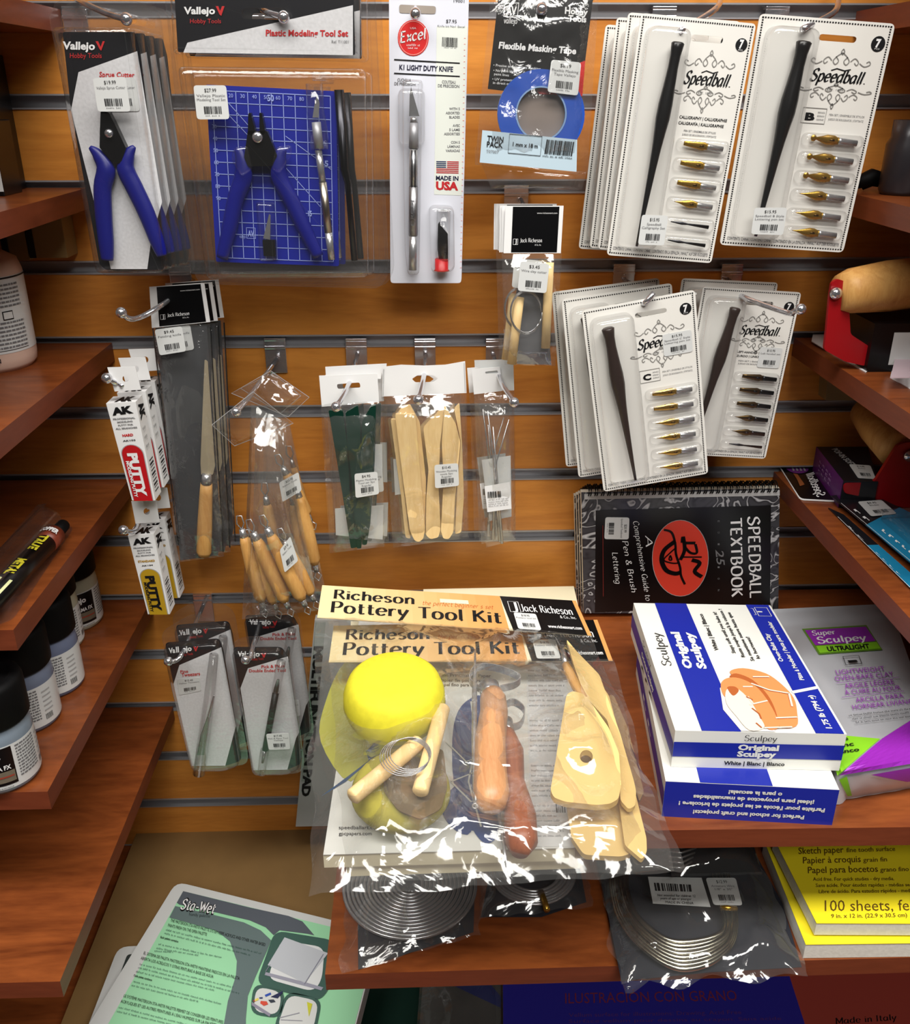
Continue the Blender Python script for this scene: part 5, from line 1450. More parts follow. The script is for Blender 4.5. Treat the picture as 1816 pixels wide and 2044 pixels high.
slabpart(t, 'metal_scraper', [(768, 1495), (885, 1495), (893, 1570), (880, 1615), (840, 1636), (795, 1618), (766, 1580)], C(128, 112, 84, .35, .6), .028, .0008, r=10)
b = B(t); b.film([(656, 1322), (1223, 1319), (1345, 1740), (690, 1765)], .006, M_FILM, 40, 40, .022, .009, 21, .006, 16); b.build('clear_bag')

# front (upper) kit
t = HT('pottery_tool_kit', 'upper pottery tool kit bag with round yellow sponge and wooden tools', 'tool kit', 640, 1233, ZA+.078, tilt=8)
kit_header(t, [(643, 1168), (1149, 1199), (1181, 1269), (633, 1233)])
sponge(t, 787, 1392, 88, .042, M_SPO)
loop(t, [(981, 1384), (984, 1396), (986, 1420), (978, 1480), (978, 1540), (980, 1585), (981, 1608), (982, 1617)], [19, 23, 24, 26, 27, 29, 22, 12], M_HND, [(960, 1376), (938, 1358), (950, 1334), (990, 1334), (1035, 1352), (1028, 1366), (998, 1374)], .014, ((975, 1370), (981, 1390), 19))
slabpart(t, 'wooden_knife', d4(838, 420, 905, 500, 1060, 660, 1120, 830, 1200, 1060, 1290, 1370, 1305, 1440, 1300, 1535, 1255, 1560, 1200, 1500, 1190, 1250, 1110, 960, 960, 800, 890, 600), M_RIB, .012, .004, r=6)
slabpart(t, 'wooden_rib', d4(840, 790, 880, 768, 950, 785, 1020, 870, 1120, 1010, 1190, 1180, 1205, 1400, 1185, 1490, 1130, 1522, 1040, 1530, 830, 1508, 755, 1480, 732, 1430, 765, 1240, 810, 960), M_RIB, .022, .006, hole=oval(1170, 1510, 13, 13, 20), r=6)
b = B(t); b.tube([(1129, 1326, .010), (1135, 1340, .01), (1150, 1370, .010), (1166, 1395, .01)], [7, 9, 9, 7], M_TAN, 10); b.tube([(1121, 1290, .01), (1129, 1326, .01)], 5, M_STEEL, 8); b.tube([(1110, 1275, .01), (1121, 1295, .01)], 1.5, M_STEEL, 6); b.build('ribbon_tool')
b = B(t); b.tube([(948, 1296, .016), (948, 1330, .016), (947, 1380, .016), (946, 1480, .016), (949, 1600, .016)], [1, 3, 4.5, 4.5, 4], M_STEEL, 10)
b.tube([(948+5*math.cos(a*.7), 1609+5*math.sin(a*.7), .016) for a in range(10)], 1.6, M_STEEL, 6); b.build('needle_tool')
for P0, P1 in (((702, 1592), (838, 1480)), ((884, 1412), (838, 1582))):
    b = B(t); L = V(P1)-V(P0); b.tube([(P0[0]+L.x*f, P0[1]+L.y*f, .024) for f in (0, .02, .98, 1)], [10, 13, 13, 10], M_PALE, 14); b.build('wooden_toggle')
b = B(t)
for i in range(5): b.tube([(812+i*3-5+(49-i*2)*math.cos(a*.21), 1512-i*2+(37-i*1.2)*math.sin(a*.21), .034+i*.0008) for a in range(30)], .75, M_STEEL, 6, closed=True)
b.build('cutting_wire')
b = B(t); b.film([(633, 1233), (1181, 1269), (1368, 1745), (616, 1792)], .006, M_FILM, 60, 64, .030, .0095, 22, .008, 15); b.build('clear_bag')

# ---------------------------------------------------------------- bagged wire coils on the lower shelf
ZB = .8081
t = HT('wire_coil_pack', 'bag with a flat spiral of thick silver wire, under the pottery kits', 'wire pack', 820, 1760, ZB)
b = B(t); cx, cy = 818, 1765
c = t.P(cx, cy, .006); R = (t.P(949, cy, .006)-c).length
for k in range(14):
    r = R*(1-k*.062); b.tube3([c+V((r*math.cos(a*.131), r*math.sin(a*.131), 0)) for a in range(48)], R*.029, M_STEEL, 8, closed=True)
b.build('spiral_wire')
b = B(t); q = [(700, 1690), (960, 1680), (985, 1850), (698, 1925)]
b.poly([(712, 1700), (950, 1690), (945, 1860), (715, 1935)], C(48, 48, 54, .5), .0012, .0005); b.build('backing_sheet')
b = B(t); b.film([(690, 1690), (975, 1680), (960, 1868), (682, 1945)], .003, M_FILM, 26, 26, .012, .004, 31, .01); b.build('clear_bag')
t = HT('wire_coil_pack', 'bag with a small silver wire coil tied with a gold twist', 'wire pack', 1065, 1740, ZB)
b = B(t); c = t.P(1062, 1738, .008)
R = (t.P(1146, 1738, .008)-c).length
for k in range(8):
    r = R*(1-k*.052); b.tube3([c+V((r*math.cos(a*.157), r*math.sin(a*.157), .0008*(k % 3))) for a in range(40)], .0016, M_STEEL, 6, closed=True)
b.build('wire_coil')
b = B(t); g0 = t.P(1087, 1800, .014); b.tube3([g0+V((-.002, .012, 0)), g0, g0+V((.001, -.010, 0))], .003, M_GOLD, 8); b.build('gold_tie')
b = B(t); b.poly([(985, 1700), (1150, 1690), (1170, 1800), (1080, 1830), (960, 1830)], C(40, 40, 46, .5), .0012, .0005); b.build('backing_sheet')
b = B(t); b.film([(960, 1690), (1160, 1680), (1182, 1810), (955, 1835)], .003, M_FILM, 20, 16, .014, .004, 32, .008); b.build('clear_bag')
t = HT('armature_wire_pack', 'large dark bag of thick armature wire hanging over the front of the lower shelf', 'wire pack', 1340, 1830, ZB+.003)
b = B(t)
b.poly([(1188, 1700), (1500, 1690), (1560, 1800), (1600, 1930), (1420, 1940), (1240, 1958)], C(38, 40, 48, .45), .002, .0006); b.build('backing_sheet')
b = B(t)
for k in range(8):
    s = k*4.6
    P_ = [(1222+s*.9, 1740), (1222+s*.9, 1775), (1236+s, 1830-s*.2), (1275+s*.9, 1885-s*.8), (1345, 1928-s*1.6+3), (1410-s*.3, 1925-s*1.5), (1455-s*.4, 1892-s*1.0), (1468-s*.7, 1850-s*.7), (1464-s*.9, 1800), (1450-s*.8, 1740)]
    P_ = crom([t.P(x, y, .008+.0012*(k % 3)) for x, y in P_], 6)
    b.tube3(P_, .0026, C(190, 186, 170, .25, 1, name='armature_wire'), 8)
b.build('wire_coil')
b = B(t); b.tube([(1438, 1812, .02), (1452, 1812, .022), (1470, 1814, .02)], 5, M_GOLD, 8); b.build('gold_tie')
b = B(t); b.poly([(1293, 1750), (1400, 1752), (1418, 1810), (1303, 1803)], M_WHG, .02, .0004)
b.bars([(1305, 1762), (1382, 1766), (1384, 1780), (1308, 1778)], M_INK, .0206, 20)
for l, y, x0, x1 in (('Not intended for children 12', 1790, 1312, 1388), ('years of age or younger', 1796, 1318, 1380), ('MADE IN CHINA', 1804, 1328, 1384)): b.text(l, (x0, y-1), (x1, y+1), 5, M_INK, .0206)
b.build('printed_label')
sticker(t, [(1408, 1752), (1468, 1752), (1482, 1807), (1424, 1806)], ('$12.99', 'Armature Wire', '1/8" x 30"'), .021)
b = B(t); b.film([(1180, 1700), (1505, 1690), (1612, 1950), (1240, 1968)], .004, M_FILM, 34, 30, .02, .007, 33, .012)
b.film([(1240, 1958), (1300, 1955), (1262, 1984), (1248, 1984)], .0, M_FILM, 6, 6, .004, .006, 34); b.build('clear_bag')
t = HT('armature_wire_pack', 'dark wire bag behind the large one, tucked under the clay box shelf', 'wire pack', 1440, 1715, ZB+.034)
b = B(t)
b.poly([(1330, 1680), (1500, 1675), (1520, 1740), (1340, 1745)], C(24, 24, 28, .4), .0, .0006)
for k in range(5): b.tube([(1335, 1690+k*10, .006), (1360, 1692+k*10, .008), (1392-k*3, 1684+k*9, .006)], 2.2, M_STEEL, 8)
b.build('wire_coil')
b = B(t); b.film([(1325, 1675), (1500, 1672), (1522, 1745), (1340, 1752)], .002, M_FILM, 18, 10, .012, .006, 35); b.build('clear_bag')

# ---------------------------------------------------------------- yellow sketch pads
M_YEL = C(232, 214, 36, .45, 0, .4, name='yellow_cover'); M_BRN = C(92, 66, 20, .5)


def yel(t, b):
    e = .0009
    tx = lambda s, p0, p1, cap, mt=M_BRN, bd=.01: b.text(s, d8(*p0), d8(*p1), cap, mt, e, bd)
    b.pen('Sketch', d8(1190, 232), d8(1640, 215), 26, M_BRN, e, 1, .25, 0, 1); b.pen('ch', d8(1660, 215), d8(1860, 205), 26, M_BRN, e, 1, .25, 0, 1)
    tx('Sketch paper', (1200, 290), (1450, 282), 13); tx('fine tooth surface', (1465, 280), (1735, 272), 9)
    tx('Papier à croquis', (1225, 342), (1545, 334), 13); tx('grain fin', (1558, 334), (1690, 330), 9)
    tx('Papel para bocetos', (1252, 396), (1640, 388), 13); tx('grano fino', (1652, 388), (1810, 384), 9)
    tx('Acid free. For quick studies - dry media.', (1280, 438), (1730, 434), 7); tx('Sans acide. Pour études rapides - médias secs', (1295, 472), (1840, 468), 7); tx('Libre de ácido. Para estudios rápidos - medios', (1312, 506), (1850, 500), 7)
    tx('100 sheets, feuilles', (1345, 605), (1990, 600), 22, M_BRN, 0); tx('9 in. x 12 in. (22.9 x 30.5 cm)  50 lb.', (1380, 643), (1900, 636), 8)


qy = [d8(1065, 205), (2060, 1655), (2180, 1845), d8(1300, 672)]
M_PG = C(222, 220, 210, .7, grain=300)
pad('upper yellow sketch pad on the lower shelf at right, reading 100 sheets', qy, ZB+.034, .014, M_YEL, M_PG, yel, 'sketch_pad')
pad('lower yellow sketch pad, its edge showing under the upper one', [d8(1010, 215), (2060, 1670), (2180, 1878), d8(1240, 790)], ZB+.017, .0165, M_YEL, M_PG, None, 'sketch_pad')

# ---------------------------------------------------------------- low deck: cardboard, palettes, pads
ZC = .585
t = HT('cardboard_sheet', 'large brown cardboard sheet lying under the green palette pack', 'cardboard', 280, 1668, ZC+.02)
b = B(t); b.poly([(272, 1664), (668, 1652), (690, 1760), (700, 2300), (20, 2300)], C(128, 98, 56, .75, grain=25), 0, .019); b.build('sheet')
M_MINT = C(150, 208, 164, .4, name='mint_print'); M_SLG = C(96, 112, 112, .4, name='slate_print'); M_DGR = C(62, 92, 84, .4); M_SLD = C(84, 90, 98, .4); M_TUB = C(196, 198, 196, .4, name='plastic_tub')


def palette(label, q, z, full):
    t = HT('palette_pack', label, 'palette', *q[0], z)
    b = B(t); b.poly(rp(q, 20), M_TUB, 0, .022); b.build('tray', bevel=.002)
    b = B(t)
    if full:
        e = .0004
        pp = [e2(230, 195), (752, 1872), (708, 2044), (620, 2300), (71, 2300)]
        b.poly(pp, M_MINT, e)
        b.poly(e2(230, 195, 900, 360, 1290, 445, 1430, 500, 1550, 640, 1480, 625, 1200, 590, 1140, 640, 1060, 560, 900, 490, 560, 410, 190, 330, 165, 312), M_SLD, e*2)
        b.poly(e2(150, 345, 520, 430, 840, 510, 1010, 590, 1115, 690, 1080, 780, 960, 1050, 880, 1250, 860, 1480, 860, 1700, 610, 1700, 680, 1300, 760, 1050, 770, 900, 700, 700, 560, 590, 90, 460), M_SLG, e*3)
        def frame(P_, inner):
            b.poly(rp(P_, 22, 5), M_DGR, e*4); c_ = V((sum(p[0] for p in P_)/len(P_), sum(p[1] for p in P_)/len(P_)))
            L_ = min((V(P_[i])-V(P_[i-1])).length for i in range(len(P_))); s_ = 1-11/L_
            b.poly(rp([tuple(c_+(V(p)-c_)*s_) for p in P_], 20, 5), inner, e*5)
        frame(e2(1150, 590, 1760, 690, 1720, 1150, 1600, 1310, 960, 1130, 1080, 800), C(214, 216, 216, .4))
        frame(e2(940, 1120, 1260, 1190, 1210, 1480, 900, 1430), C(206, 208, 206, .4))
        frame(e2(1270, 1200, 1630, 1280, 1560, 1640, 1130, 1600), C(206, 208, 206, .4))
        b.poly(e2(1250, 660, 1690, 820, 1450, 1120, 1080, 940), C(184, 188, 194, .4), e*6); b.poly(e2(1060, 1010, 1450, 1110, 1640, 1165, 1620, 1195, 1050, 1040), C(150, 150, 164, .4), e*6)
        b.line(e2(1640, 830, 1450, 1130), 1.6, C(130, 130, 145, .4), e*7); b.line(e2(1105, 935, 1060, 1005), 1.2, C(130, 130, 145, .4), e*7)
        for P_, mt in (((1010, 1300, 1070, 1305, 1085, 1335, 1040, 1350, 1005, 1325), C(206, 80, 62, .4)), ((1050, 1240, 1110, 1215, 1115, 1235, 1060, 1260), C(50, 80, 170, .4)), ((1085, 1290, 1140, 1285, 1160, 1310, 1110, 1320), C(54, 60, 72, .4)), ((995, 1265, 1030, 1262, 1028, 1278, 998, 1278), C(50, 60, 110, .4)), ((950, 1285, 985, 1270, 990, 1290, 955, 1305), C(226, 206, 90, .4)), ((930, 1290, 955, 1300, 945, 1315), C(160, 50, 50, .4)), ((920, 1310, 1110, 1430, 1100, 1460, 920, 1345), C(140, 136, 152, .4)), ((1110, 1260, 1230, 1200, 1235, 1212, 1180, 1275), C(40, 46, 80, .4)), ((1475, 1310, 1530, 1330, 1495, 1460), C(196, 196, 60, .4))):
            b.poly(e2(*P_), mt, e*7)
        b.line(e2(1200, 1470, 1400, 1420), 1.5, C(150, 150, 160, .4), e*7); b.line(e2(1210, 1490, 1430, 1500), 1.2, C(150, 150, 160, .4), e*7)
        b.pen('Sta-Wet', e2(195, 378), e2(535, 425), 22, M_INK, e*4, 2.3, 1.6, .4, 0, .2); b.pen('Sta-Wet', e2(198, 372), e2(538, 419), 20, M_WHT, e*6, 1.2, .6, .4, 0, .2)
        b.pen('handy palette', e2(290, 440), e2(500, 462), 6, M_INK, e*5, .6, .3)
        K = M_INK
        for s_, p0, p1, cap in (('THE MASTERSON STA-WET® PALETTE SYSTEM KEEPS ACRYLICS AND OTHER WATER BASED', (100, 500), (1055, 750), 6), ('PAINTS FRESH ON THE OPEN PALETTE', (75, 550), (465, 645), 6),
                                ('EL SISTEMA DE PALETA MASTERSON STA-WET® MANTIENE FRESCOS EN LA PALETA', (-170, 830), (795, 1090), 6), ('ABIERTA LOS ACRÍLICOS Y OTRAS PINTURAS A BASE DE AGUA', (-200, 880), (530, 1070), 6),
                                ('LE SYSTÈME MASTERSON STA-WET® PALETTE PERMET DE CONSERVER LES PEINTURES', (-370, 1260), (630, 1530), 6), ('ACRYLIQUES ET LES AUTRES PEINTURES À L\'EAU HUMIDES SUR LA PALETTE', (-400, 1315), (560, 1560), 6)):
            b.text(s_, e2(*p0), e2(*p1), cap, K, e*5, .0)
        for p0, p1 in (((55, 590), (1015, 830)), ((40, 625), (900, 845)), ((-20, 735), (615, 870)), ((-40, 775), (390, 850)), ((-60, 805), (130, 815)), ((-210, 935), (730, 1170)), ((-225, 970), (790, 1230)), ((-245, 1010), (540, 1200)), ((-270, 1110), (620, 1340)), ((-290, 1150), (380, 1315)), ((-420, 1370), (560, 1620)), ((-440, 1410), (500, 1640))):
            b.greek(e2(*p0), e2(*p1), 3.2, M_DGR, e*5)
        for s_, p0, p1 in (('Each palette contains:', (0, 665), (180, 712)), ('Cada paleta contiene:', (-270, 1050), (-85, 1100))): b.text(s_, e2(*p0), e2(*p1), 4, K, e*5, .02)
    else:
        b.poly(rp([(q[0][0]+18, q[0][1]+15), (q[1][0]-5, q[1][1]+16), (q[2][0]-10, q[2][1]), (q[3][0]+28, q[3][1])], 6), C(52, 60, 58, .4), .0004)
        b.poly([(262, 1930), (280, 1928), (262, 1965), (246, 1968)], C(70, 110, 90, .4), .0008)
    b.build('printed_label')
    return t


palette('dark-labelled palette pack peeking out under the green one', [(236, 1890), (480, 1878), (420, 2250), (60, 2350)], ZC+.043, False)
palette('mint green and grey printed palette pack in the lower left corner', [(352, 1760), (758, 1860), (640, 2320), (20, 2300)], ZC+.066, True)
pad('blue illustration paper pad at the bottom under the lower shelf', [(1003, 1900), (1560, 1900), (1640, 2150), (1005, 2150)], ZC+.035, .03, C(46, 42, 150, .4, name='blue_violet_cover'), M_PG,
    lambda t, b: (b.text('ILUSTRACIÓN CON GRANO', (1128, 2003), (1472, 1997), 21, C(120, 44, 72, .5), .001, 0), b.text('Vellum surface for illustrations: Drawing. Acid Free', (1135, 2030), (1480, 2024), 8, C(90, 50, 120, .5), .001), b.text('Surface vellum pour dessins au crayon. Sans acide', (1135, 2042), (1560, 2036), 7, C(90, 50, 120, .5), .001)))
pad('red paper pad at the bottom right corner, beside the blue one', [(1540, 1900), (2100, 1900), (2200, 2150), (1630, 2150)], ZC+.030, .028, C(164, 68, 56, .45, name='brick_red_cover'), M_PG,
    lambda t, b: b.pen('Made in Italy', (1668, 2044), (1790, 2036), 12, M_INK, .001, 1, .3, 0, 1))
t = HT('plastic_wrapped_pad', 'grey crinkled plastic-wrapped pad under the lower shelf, left of the blue pad', 'pad', 900, 2000, ZC+.02)
b = B(t); b.poly([(845, 1940), (1000, 1940), (1000, 2150), (830, 2150)], C(74, 74, 72, .6, grain=40), .004, .02); b.poly([(900, 1965), (975, 1960), (1000, 1990), (1000, 2012)], C(24, 40, 110, .4), .0045); b.build('pages')
b = B(t); b.film([(840, 1935), (1003, 1935), (1003, 2150), (825, 2150)], .005, M_FILM, 16, 16, .006, .006, 40); b.build('plastic_wrap')
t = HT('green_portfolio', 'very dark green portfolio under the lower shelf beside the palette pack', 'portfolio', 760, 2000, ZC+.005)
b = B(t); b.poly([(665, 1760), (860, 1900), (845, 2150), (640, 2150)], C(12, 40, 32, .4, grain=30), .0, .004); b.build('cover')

# ---------------------------------------------------------------- left shelves
M_GLJ = C(150, 158, 168, .35, name='grey_paste')
def jar(label, u, v, z, body, spin, lab):
    t = HT('paint_jar', label, 'jar', u, v, z); R = .0295
    b = B(t); o = V((0, 0, 0))
    b.lathe(o, [(R*.9, 0), (R, .004), (R, .050), (R*.97, .056), (R*.86, .062), (R*.84, .064)], body, 40); b.build('jar_body')
    b = B(t); b.lathe(o, [(R*.98, .062), (R*1.03, .064), (R*1.03, .096), (R*.97, .101), (R*.7, .102), (R*.68, .100), (.0004, .1)], M_BLKM, 40); b.build('black_lid')
    b = B(t)
    def cyl(a, y, h=0): a = math.radians(spin+a); r = R+.0004+h; return V((r*math.sin(a), -r*math.cos(a), y))
    def band(a0, a1, y0, y1, mat, h=0, n=16):
        vs = [cyl(a0+(a1-a0)*i/n, y, h) for i in range(n+1) for y in (y0, y1)]; b.add(vs, [(2*i, 2*i+2, 2*i+3, 2*i+1) for i in range(n)], mat, True)
    band(-180, 180, .006, .048, M_WHG, 0, 40)
    band(-58, 8, .010, .047, M_BLK, .0003); band(-56, 6, .013, .024, C(110, 100, 84, .6, grain=300), .0006); band(-54, 4, .018, .0195, C(150, 60, 44, .5), .0009)
    def ct(s_, a0, a1, y, cap, mt, bold=.03):
        vs, fs = txtmesh(s_, bold); b.add([cyl(a0+(a1-a0)*x, y+cap*yy, .0009) for x, yy in vs], fs, mt)
    ct('vallejo', -52, -10, .0365, .006, M_WHT, .04); ct('DIORAMA FX', -50, 2, .026, .0042, M_WHT)
    ct('26.222 Pavement', -50, 0, .0072, .0018, M_INK, 0)
    rr = random.Random(5)
    for i in range(11):
        a = 14
        while a < 52: w_ = rr.uniform(2, 7); band(a, min(a+w_, 52), .014+i*.003, .0156+i*.003, M_GRY, .0003, 2); a += w_+1.2
    for i in range(5): band(60, 78, .020+i*.005, .0216+i*.005, M_LGR, .0003, 3)
    for i in range(7): band(60+i*2.2, 61+i*2.2, .011, .017, M_INK, .0003, 1)
    b.build('label')
    return t


pj = [(12, 1545, C(118, 130, 142, .3), 37), (58, 1434, C(104, 112, 132, .3), -4), (108, 1366, C(98, 106, 130, .3), -4), (112, 1285, C(168, 166, 146, .3), 28), (152, 1240, C(168, 166, 146, .3), 60)]
ll = ('front black-lidded paint jar on the left shelf, nearest the camera', 'second black-lidded jar from the front, grey paste inside', 'third black-lidded jar from the front, middle of the row', 'fourth black-lidded jar, beige band below its lid', 'rearmost black-lidded jar, nearest the wooden wall')
for (u, v, m_, sp_), l in zip(pj, ll): jar(l, u, v, ZA, m_, sp_, None)

t = HT('paint_bottle', 'beige paint bottle with a printed white label on the left shelf', 'bottle', -14, 728, 1.2653)
b = B(t); o = V((0, 0, 0)); R = .041
b.lathe(o, [(R*.88, 0), (R*.98, .005), (R, .012), (R, .088), (R*.93, .098), (R*.6, .106), (R*.45, .108)], C(206, 176, 160, .35, name='beige_paint_bottle'), 48); b.build('bottle_body')
b = B(t); b.lathe(o, [(R*.52, .106), (R*.54, .108), (R*.5, .14), (R*.3, .142), (.0004, .142)], M_BLKM, 32); b.build('black_cap')
b = B(t)
def cyb(a, y, h=0): a = math.radians(a); r = R+.0004+h; return V((r*math.sin(a), -r*math.cos(a), y))
def bandb(a0, a1, y0, y1, mat, h=0, n=16):
    vs = [cyb(a0+(a1-a0)*i/n, y, h) for i in range(n+1) for y in (y0, y1)]; b.add(vs, [(2*i, 2*i+2, 2*i+3, 2*i+1) for i in range(n)], mat, True)
bandb(-180, 180, .018, .086, M_WHG, 0, 40); bandb(-180, 180, .084, .0855, M_INK, .0004, 40); bandb(-30, 5, .022, .046, C(120, 50, 44, .5), .0005)
rr = random.Random(3)
for i in range(16):
    if i in (7, 8, 9): continue
    a = 8
    while a < 78: w_ = rr.uniform(2, 7); bandb(a, min(a+w_, 78), .0225+i*.0037, .0242+i*.0037, M_GRY, .0004, 2); a += w_+1
bandb(8, 78, .0206, .0211, M_INK, .0004); vs, fs = txtmesh('MARRÓN', .02); b.add([cyb(5+30*x, .0105+.004*y, .001) for x, y in vs], fs, M_INK)
bandb(48, 62, .048, .056, M_INK, .0004, 4); bandb(49, 61, .049, .055, M_WHG, .0006, 4); b.build('label')

t = HT('marker_pack', 'black marker with yellow lettering in clear packaging on the left shelf', 'blister pack', 90, 1120, 1.1129)
b = B(t); M_CU = C(120, 52, 34, .4)
A_, B_ = e3(620, 560), e3(-330, 1560)
R = 21
dx_, dy_ = B_[0]-A_[0], B_[1]-A_[1]
f = lambda s_, h=.016: (A_[0]+dx_*s_, A_[1]+dy_*s_, h)
b.tube([f(0), f(.96)], R, M_BLK, 24); o = b.build('marker')
b = B(t); b.tube([f(-.035), f(.08)], R*1.03, M_CU, 24); b.build('copper_band', o)
b = B(t); b.tube([f(-.16), f(-.15), f(-.03)], [R*.5, R*.62, R*.68], M_BLKM, 20); b.build('marker_cap', o)
b = B(t)
p0, p1 = t.P(*f(.0)), t.P(*f(.96)); ax_ = (p1-p0); L_ = ax_.length; ax_.normalize(); sd = ax_.cross(V((0, 0, 1))).normalized(); RR = R*t.k
def onm(x, a, h=.0004):
    return p0+ax_*x*L_+(sd*math.sin(a)+V((0, 0, 1))*math.cos(a))*(RR+h)
for s_, x0, x1, a0, a1, mt in (('TRUE', .10, .30, -.55, .15, C(206, 196, 50, .4)), ('METAL', .42, .62, -.55, .15, C(206, 196, 50, .4))):
    vs, fs = txtmesh(s_, .05); b.add([onm(x0+(x1-x0)*x, a1+(a0-a1)*y, .0006) for x, y in vs], [tuple(reversed(q_)) for q_ in fs], mt)
vs, fs = txtmesh('COPPER', .05); b.add([onm(.055-.045*y, .6-1.5*x, .0022) for x, y in vs], fs, M_WHT)
b.add([onm(x, a, .001) for x, a in ((.66, -.9), (.66, .2), (.95, .2), (.95, -.9))], [(0, 1, 2, 3)], C(196, 200, 150, .5))
b.build('lettering', o)
b = B(t)
b.dome(rp([e3(560, 440), e3(800, 560), e3(60, 1440), e3(-330, 1640), e3(-420, 1500)], 8), .03, .008, M_SHELL, .001)
b.poly(rp([e3(540, 380), e3(890, 430), e3(160, 1530), e3(-420, 1760), e3(-500, 1500)], 10), M_SHELL, .001, .0006); b.build('clear_shell')

t = HT('black_carton', 'tall black carton at the upper left edge on the shelf', 'box', 20, 386, 1.4177)
b = B(t); b.box((-.07, -.0, 0), (-.004, .05, .115), M_BLK); b.build('carton', bevel=.001)
t = HT('labelled_carton', 'black carton with a white printed label at the far left edge', 'box', -30, 372, 1.4177)
b = B(t); P0 = t.W(hz(10, 392, 1.4177)); b.box((P0.x-.06, P0.y, 0), (P0.x, P0.y+.04, .062), M_BLK)
b.sub(face3(V((P0.x-.06, P0.y, .05)), V((P0.x, P0.y, .05)), V((P0.x, P0.y, .004)), V((P0.x-.06, P0.y, .004)))); b.poly([(0, 0), (1, 0), (1, 1), (0, 1)], M_WHG, .0004)
for i in range(7): b.greek((.1, .15+i*.09), (.95, .15+i*.09), .05, M_GRY, .0008)
b.build('carton', bevel=.0008)
for l, (u, v), w_ in (('left tan cardboard carton under the upper left shelf', (40, 520), .018), ('right tan cardboard carton under the upper left shelf', (104, 515), .03)):
    t = VT('small_carton', l, 'box', u, v, .03)
    b = B(t); b.box((-w_/2, 0, -.0295), (w_/2, .056, 0), C(150, 122, 74, .7)); b.box((-w_/2-.006, 0, -.0295), (-w_/2, .056, .001), C(30, 22, 20, .6)); b.build('carton', bevel=.0005)


# ---------------------------------------------------------------- right shelves
M_RRED = C(150, 14, 22, .32, 0, .5, name='red_enamel')
t = HT('boxed_roller', 'large hand roller with red frame and wooden handle in a black and white carton', 'roller', *c8(540, 640), 1.2653)
b = B(t)
# carton tray (white inside, black outside)
O_ = t.W(hz(*c8(235, 470), 1.2653)); Pf = t.W(hz(*c8(550, 650), 1.2653)); Pr = t.W(hz(*c8(650, 665), 1.2653))
b.hexa([V((Pf.x, Pf.y, .045)), V((Pf.x+.16, Pf.y, .045)), V((Pf.x+.16, Pf.y-.0, 0)), V((Pf.x, Pf.y, 0)), V((Pf.x, Pf.y+.09, .045)), V((Pf.x+.16, Pf.y+.09, .045)), V((Pf.x+.16, Pf.y+.09, 0)), V((Pf.x, Pf.y+.09, 0))], M_BLK)
b.poly(c8(235, 472, 550, 650, 575, 625, 318, 480), M_WHT, .001, .0008)
b.poly(c8(258, 345, 320, 345, 318, 520, 232, 470), M_WHT, .003, .0008)
m_ = face3(V((Pf.x, Pf.y, .045)), V((Pf.x+.16, Pf.y, .045)), V((Pf.x+.16, Pf.y, 0)), V((Pf.x, Pf.y, 0))); b.sub(m_)
b.poly([(.12, .18), (.55, .18), (.55, .85), (.12, .85)], M_WHG, .0004); b.bars([(.25, .3), (.5, .3), (.5, .75), (.25, .75)], M_INK, .0008)
b.back()
b.build('carton')
Tv = T('', '', '', hz(*c8(540, 640), 1.2653), (1, 0, 0), (0, 0, 1), root=False); off = Tv.O-t.O
b = B(Tv); b.poly(rp(c8(350, 130, 385, 108, 425, 120, 448, 200, 460, 430, 575, 505, 545, 615, 430, 590, 305, 520, 320, 400, 335, 230), 6), M_RRED, .0, .004)
o = b.build('red_frame', t.e, bevel=.001); o.rotation_euler = (math.pi/2, 0, 0)
b = B(Tv); c = Tv.P(*c8(370, 190), .001); b.lathe(c, [(.0055, 0), (.0055, .003), (.003, .006), (.0004, .006)], M_CHR, 14, V((0, 0, 1))); o2 = b.build('screw', o)
b = B(Tv); a = Tv.P(*c8(395, 185), -.004); bb = a+V((.16, .012, -.03)); b.tube3([a, a+(bb-a)*.06, a+(bb-a)*.3, a+(bb-a)*.7, bb], [.016, .020, .023, .022, .018], M_TAN, 20); o3 = b.build('wooden_handle', t.e); o3.rotation_euler = (math.pi/2, 0, 0)
t = HT('folded_carton', 'white folded carton flap at the right edge of the roller shelf', 'box', *c8(760, 700), 1.2653)
b = B(t); b.poly(c8(690, 680, 806, 745, 900, 745, 900, 545, 725, 545), M_WHT, .001, .0008); b.poly(c8(725, 545, 806, 560, 806, 680, 692, 682), C(190, 170, 178, .5), .012, .0008); b.build('carton')
t = VT('brown_carton', 'small tan box standing under the roller shelf against the wooden wall', 'box', *c8(320, 800), .03)
b = B(t); b.poly(c8(325, 665, 440, 740, 545, 800, 540, 815, 315, 815), C(126, 106, 66, .6), .001, .02); b.tube([(*c8(330, 670), .004), (*c8(440, 750), .004), (*c8(550, 805), .004)], 1.6, M_WHT, 6); b.build('carton')

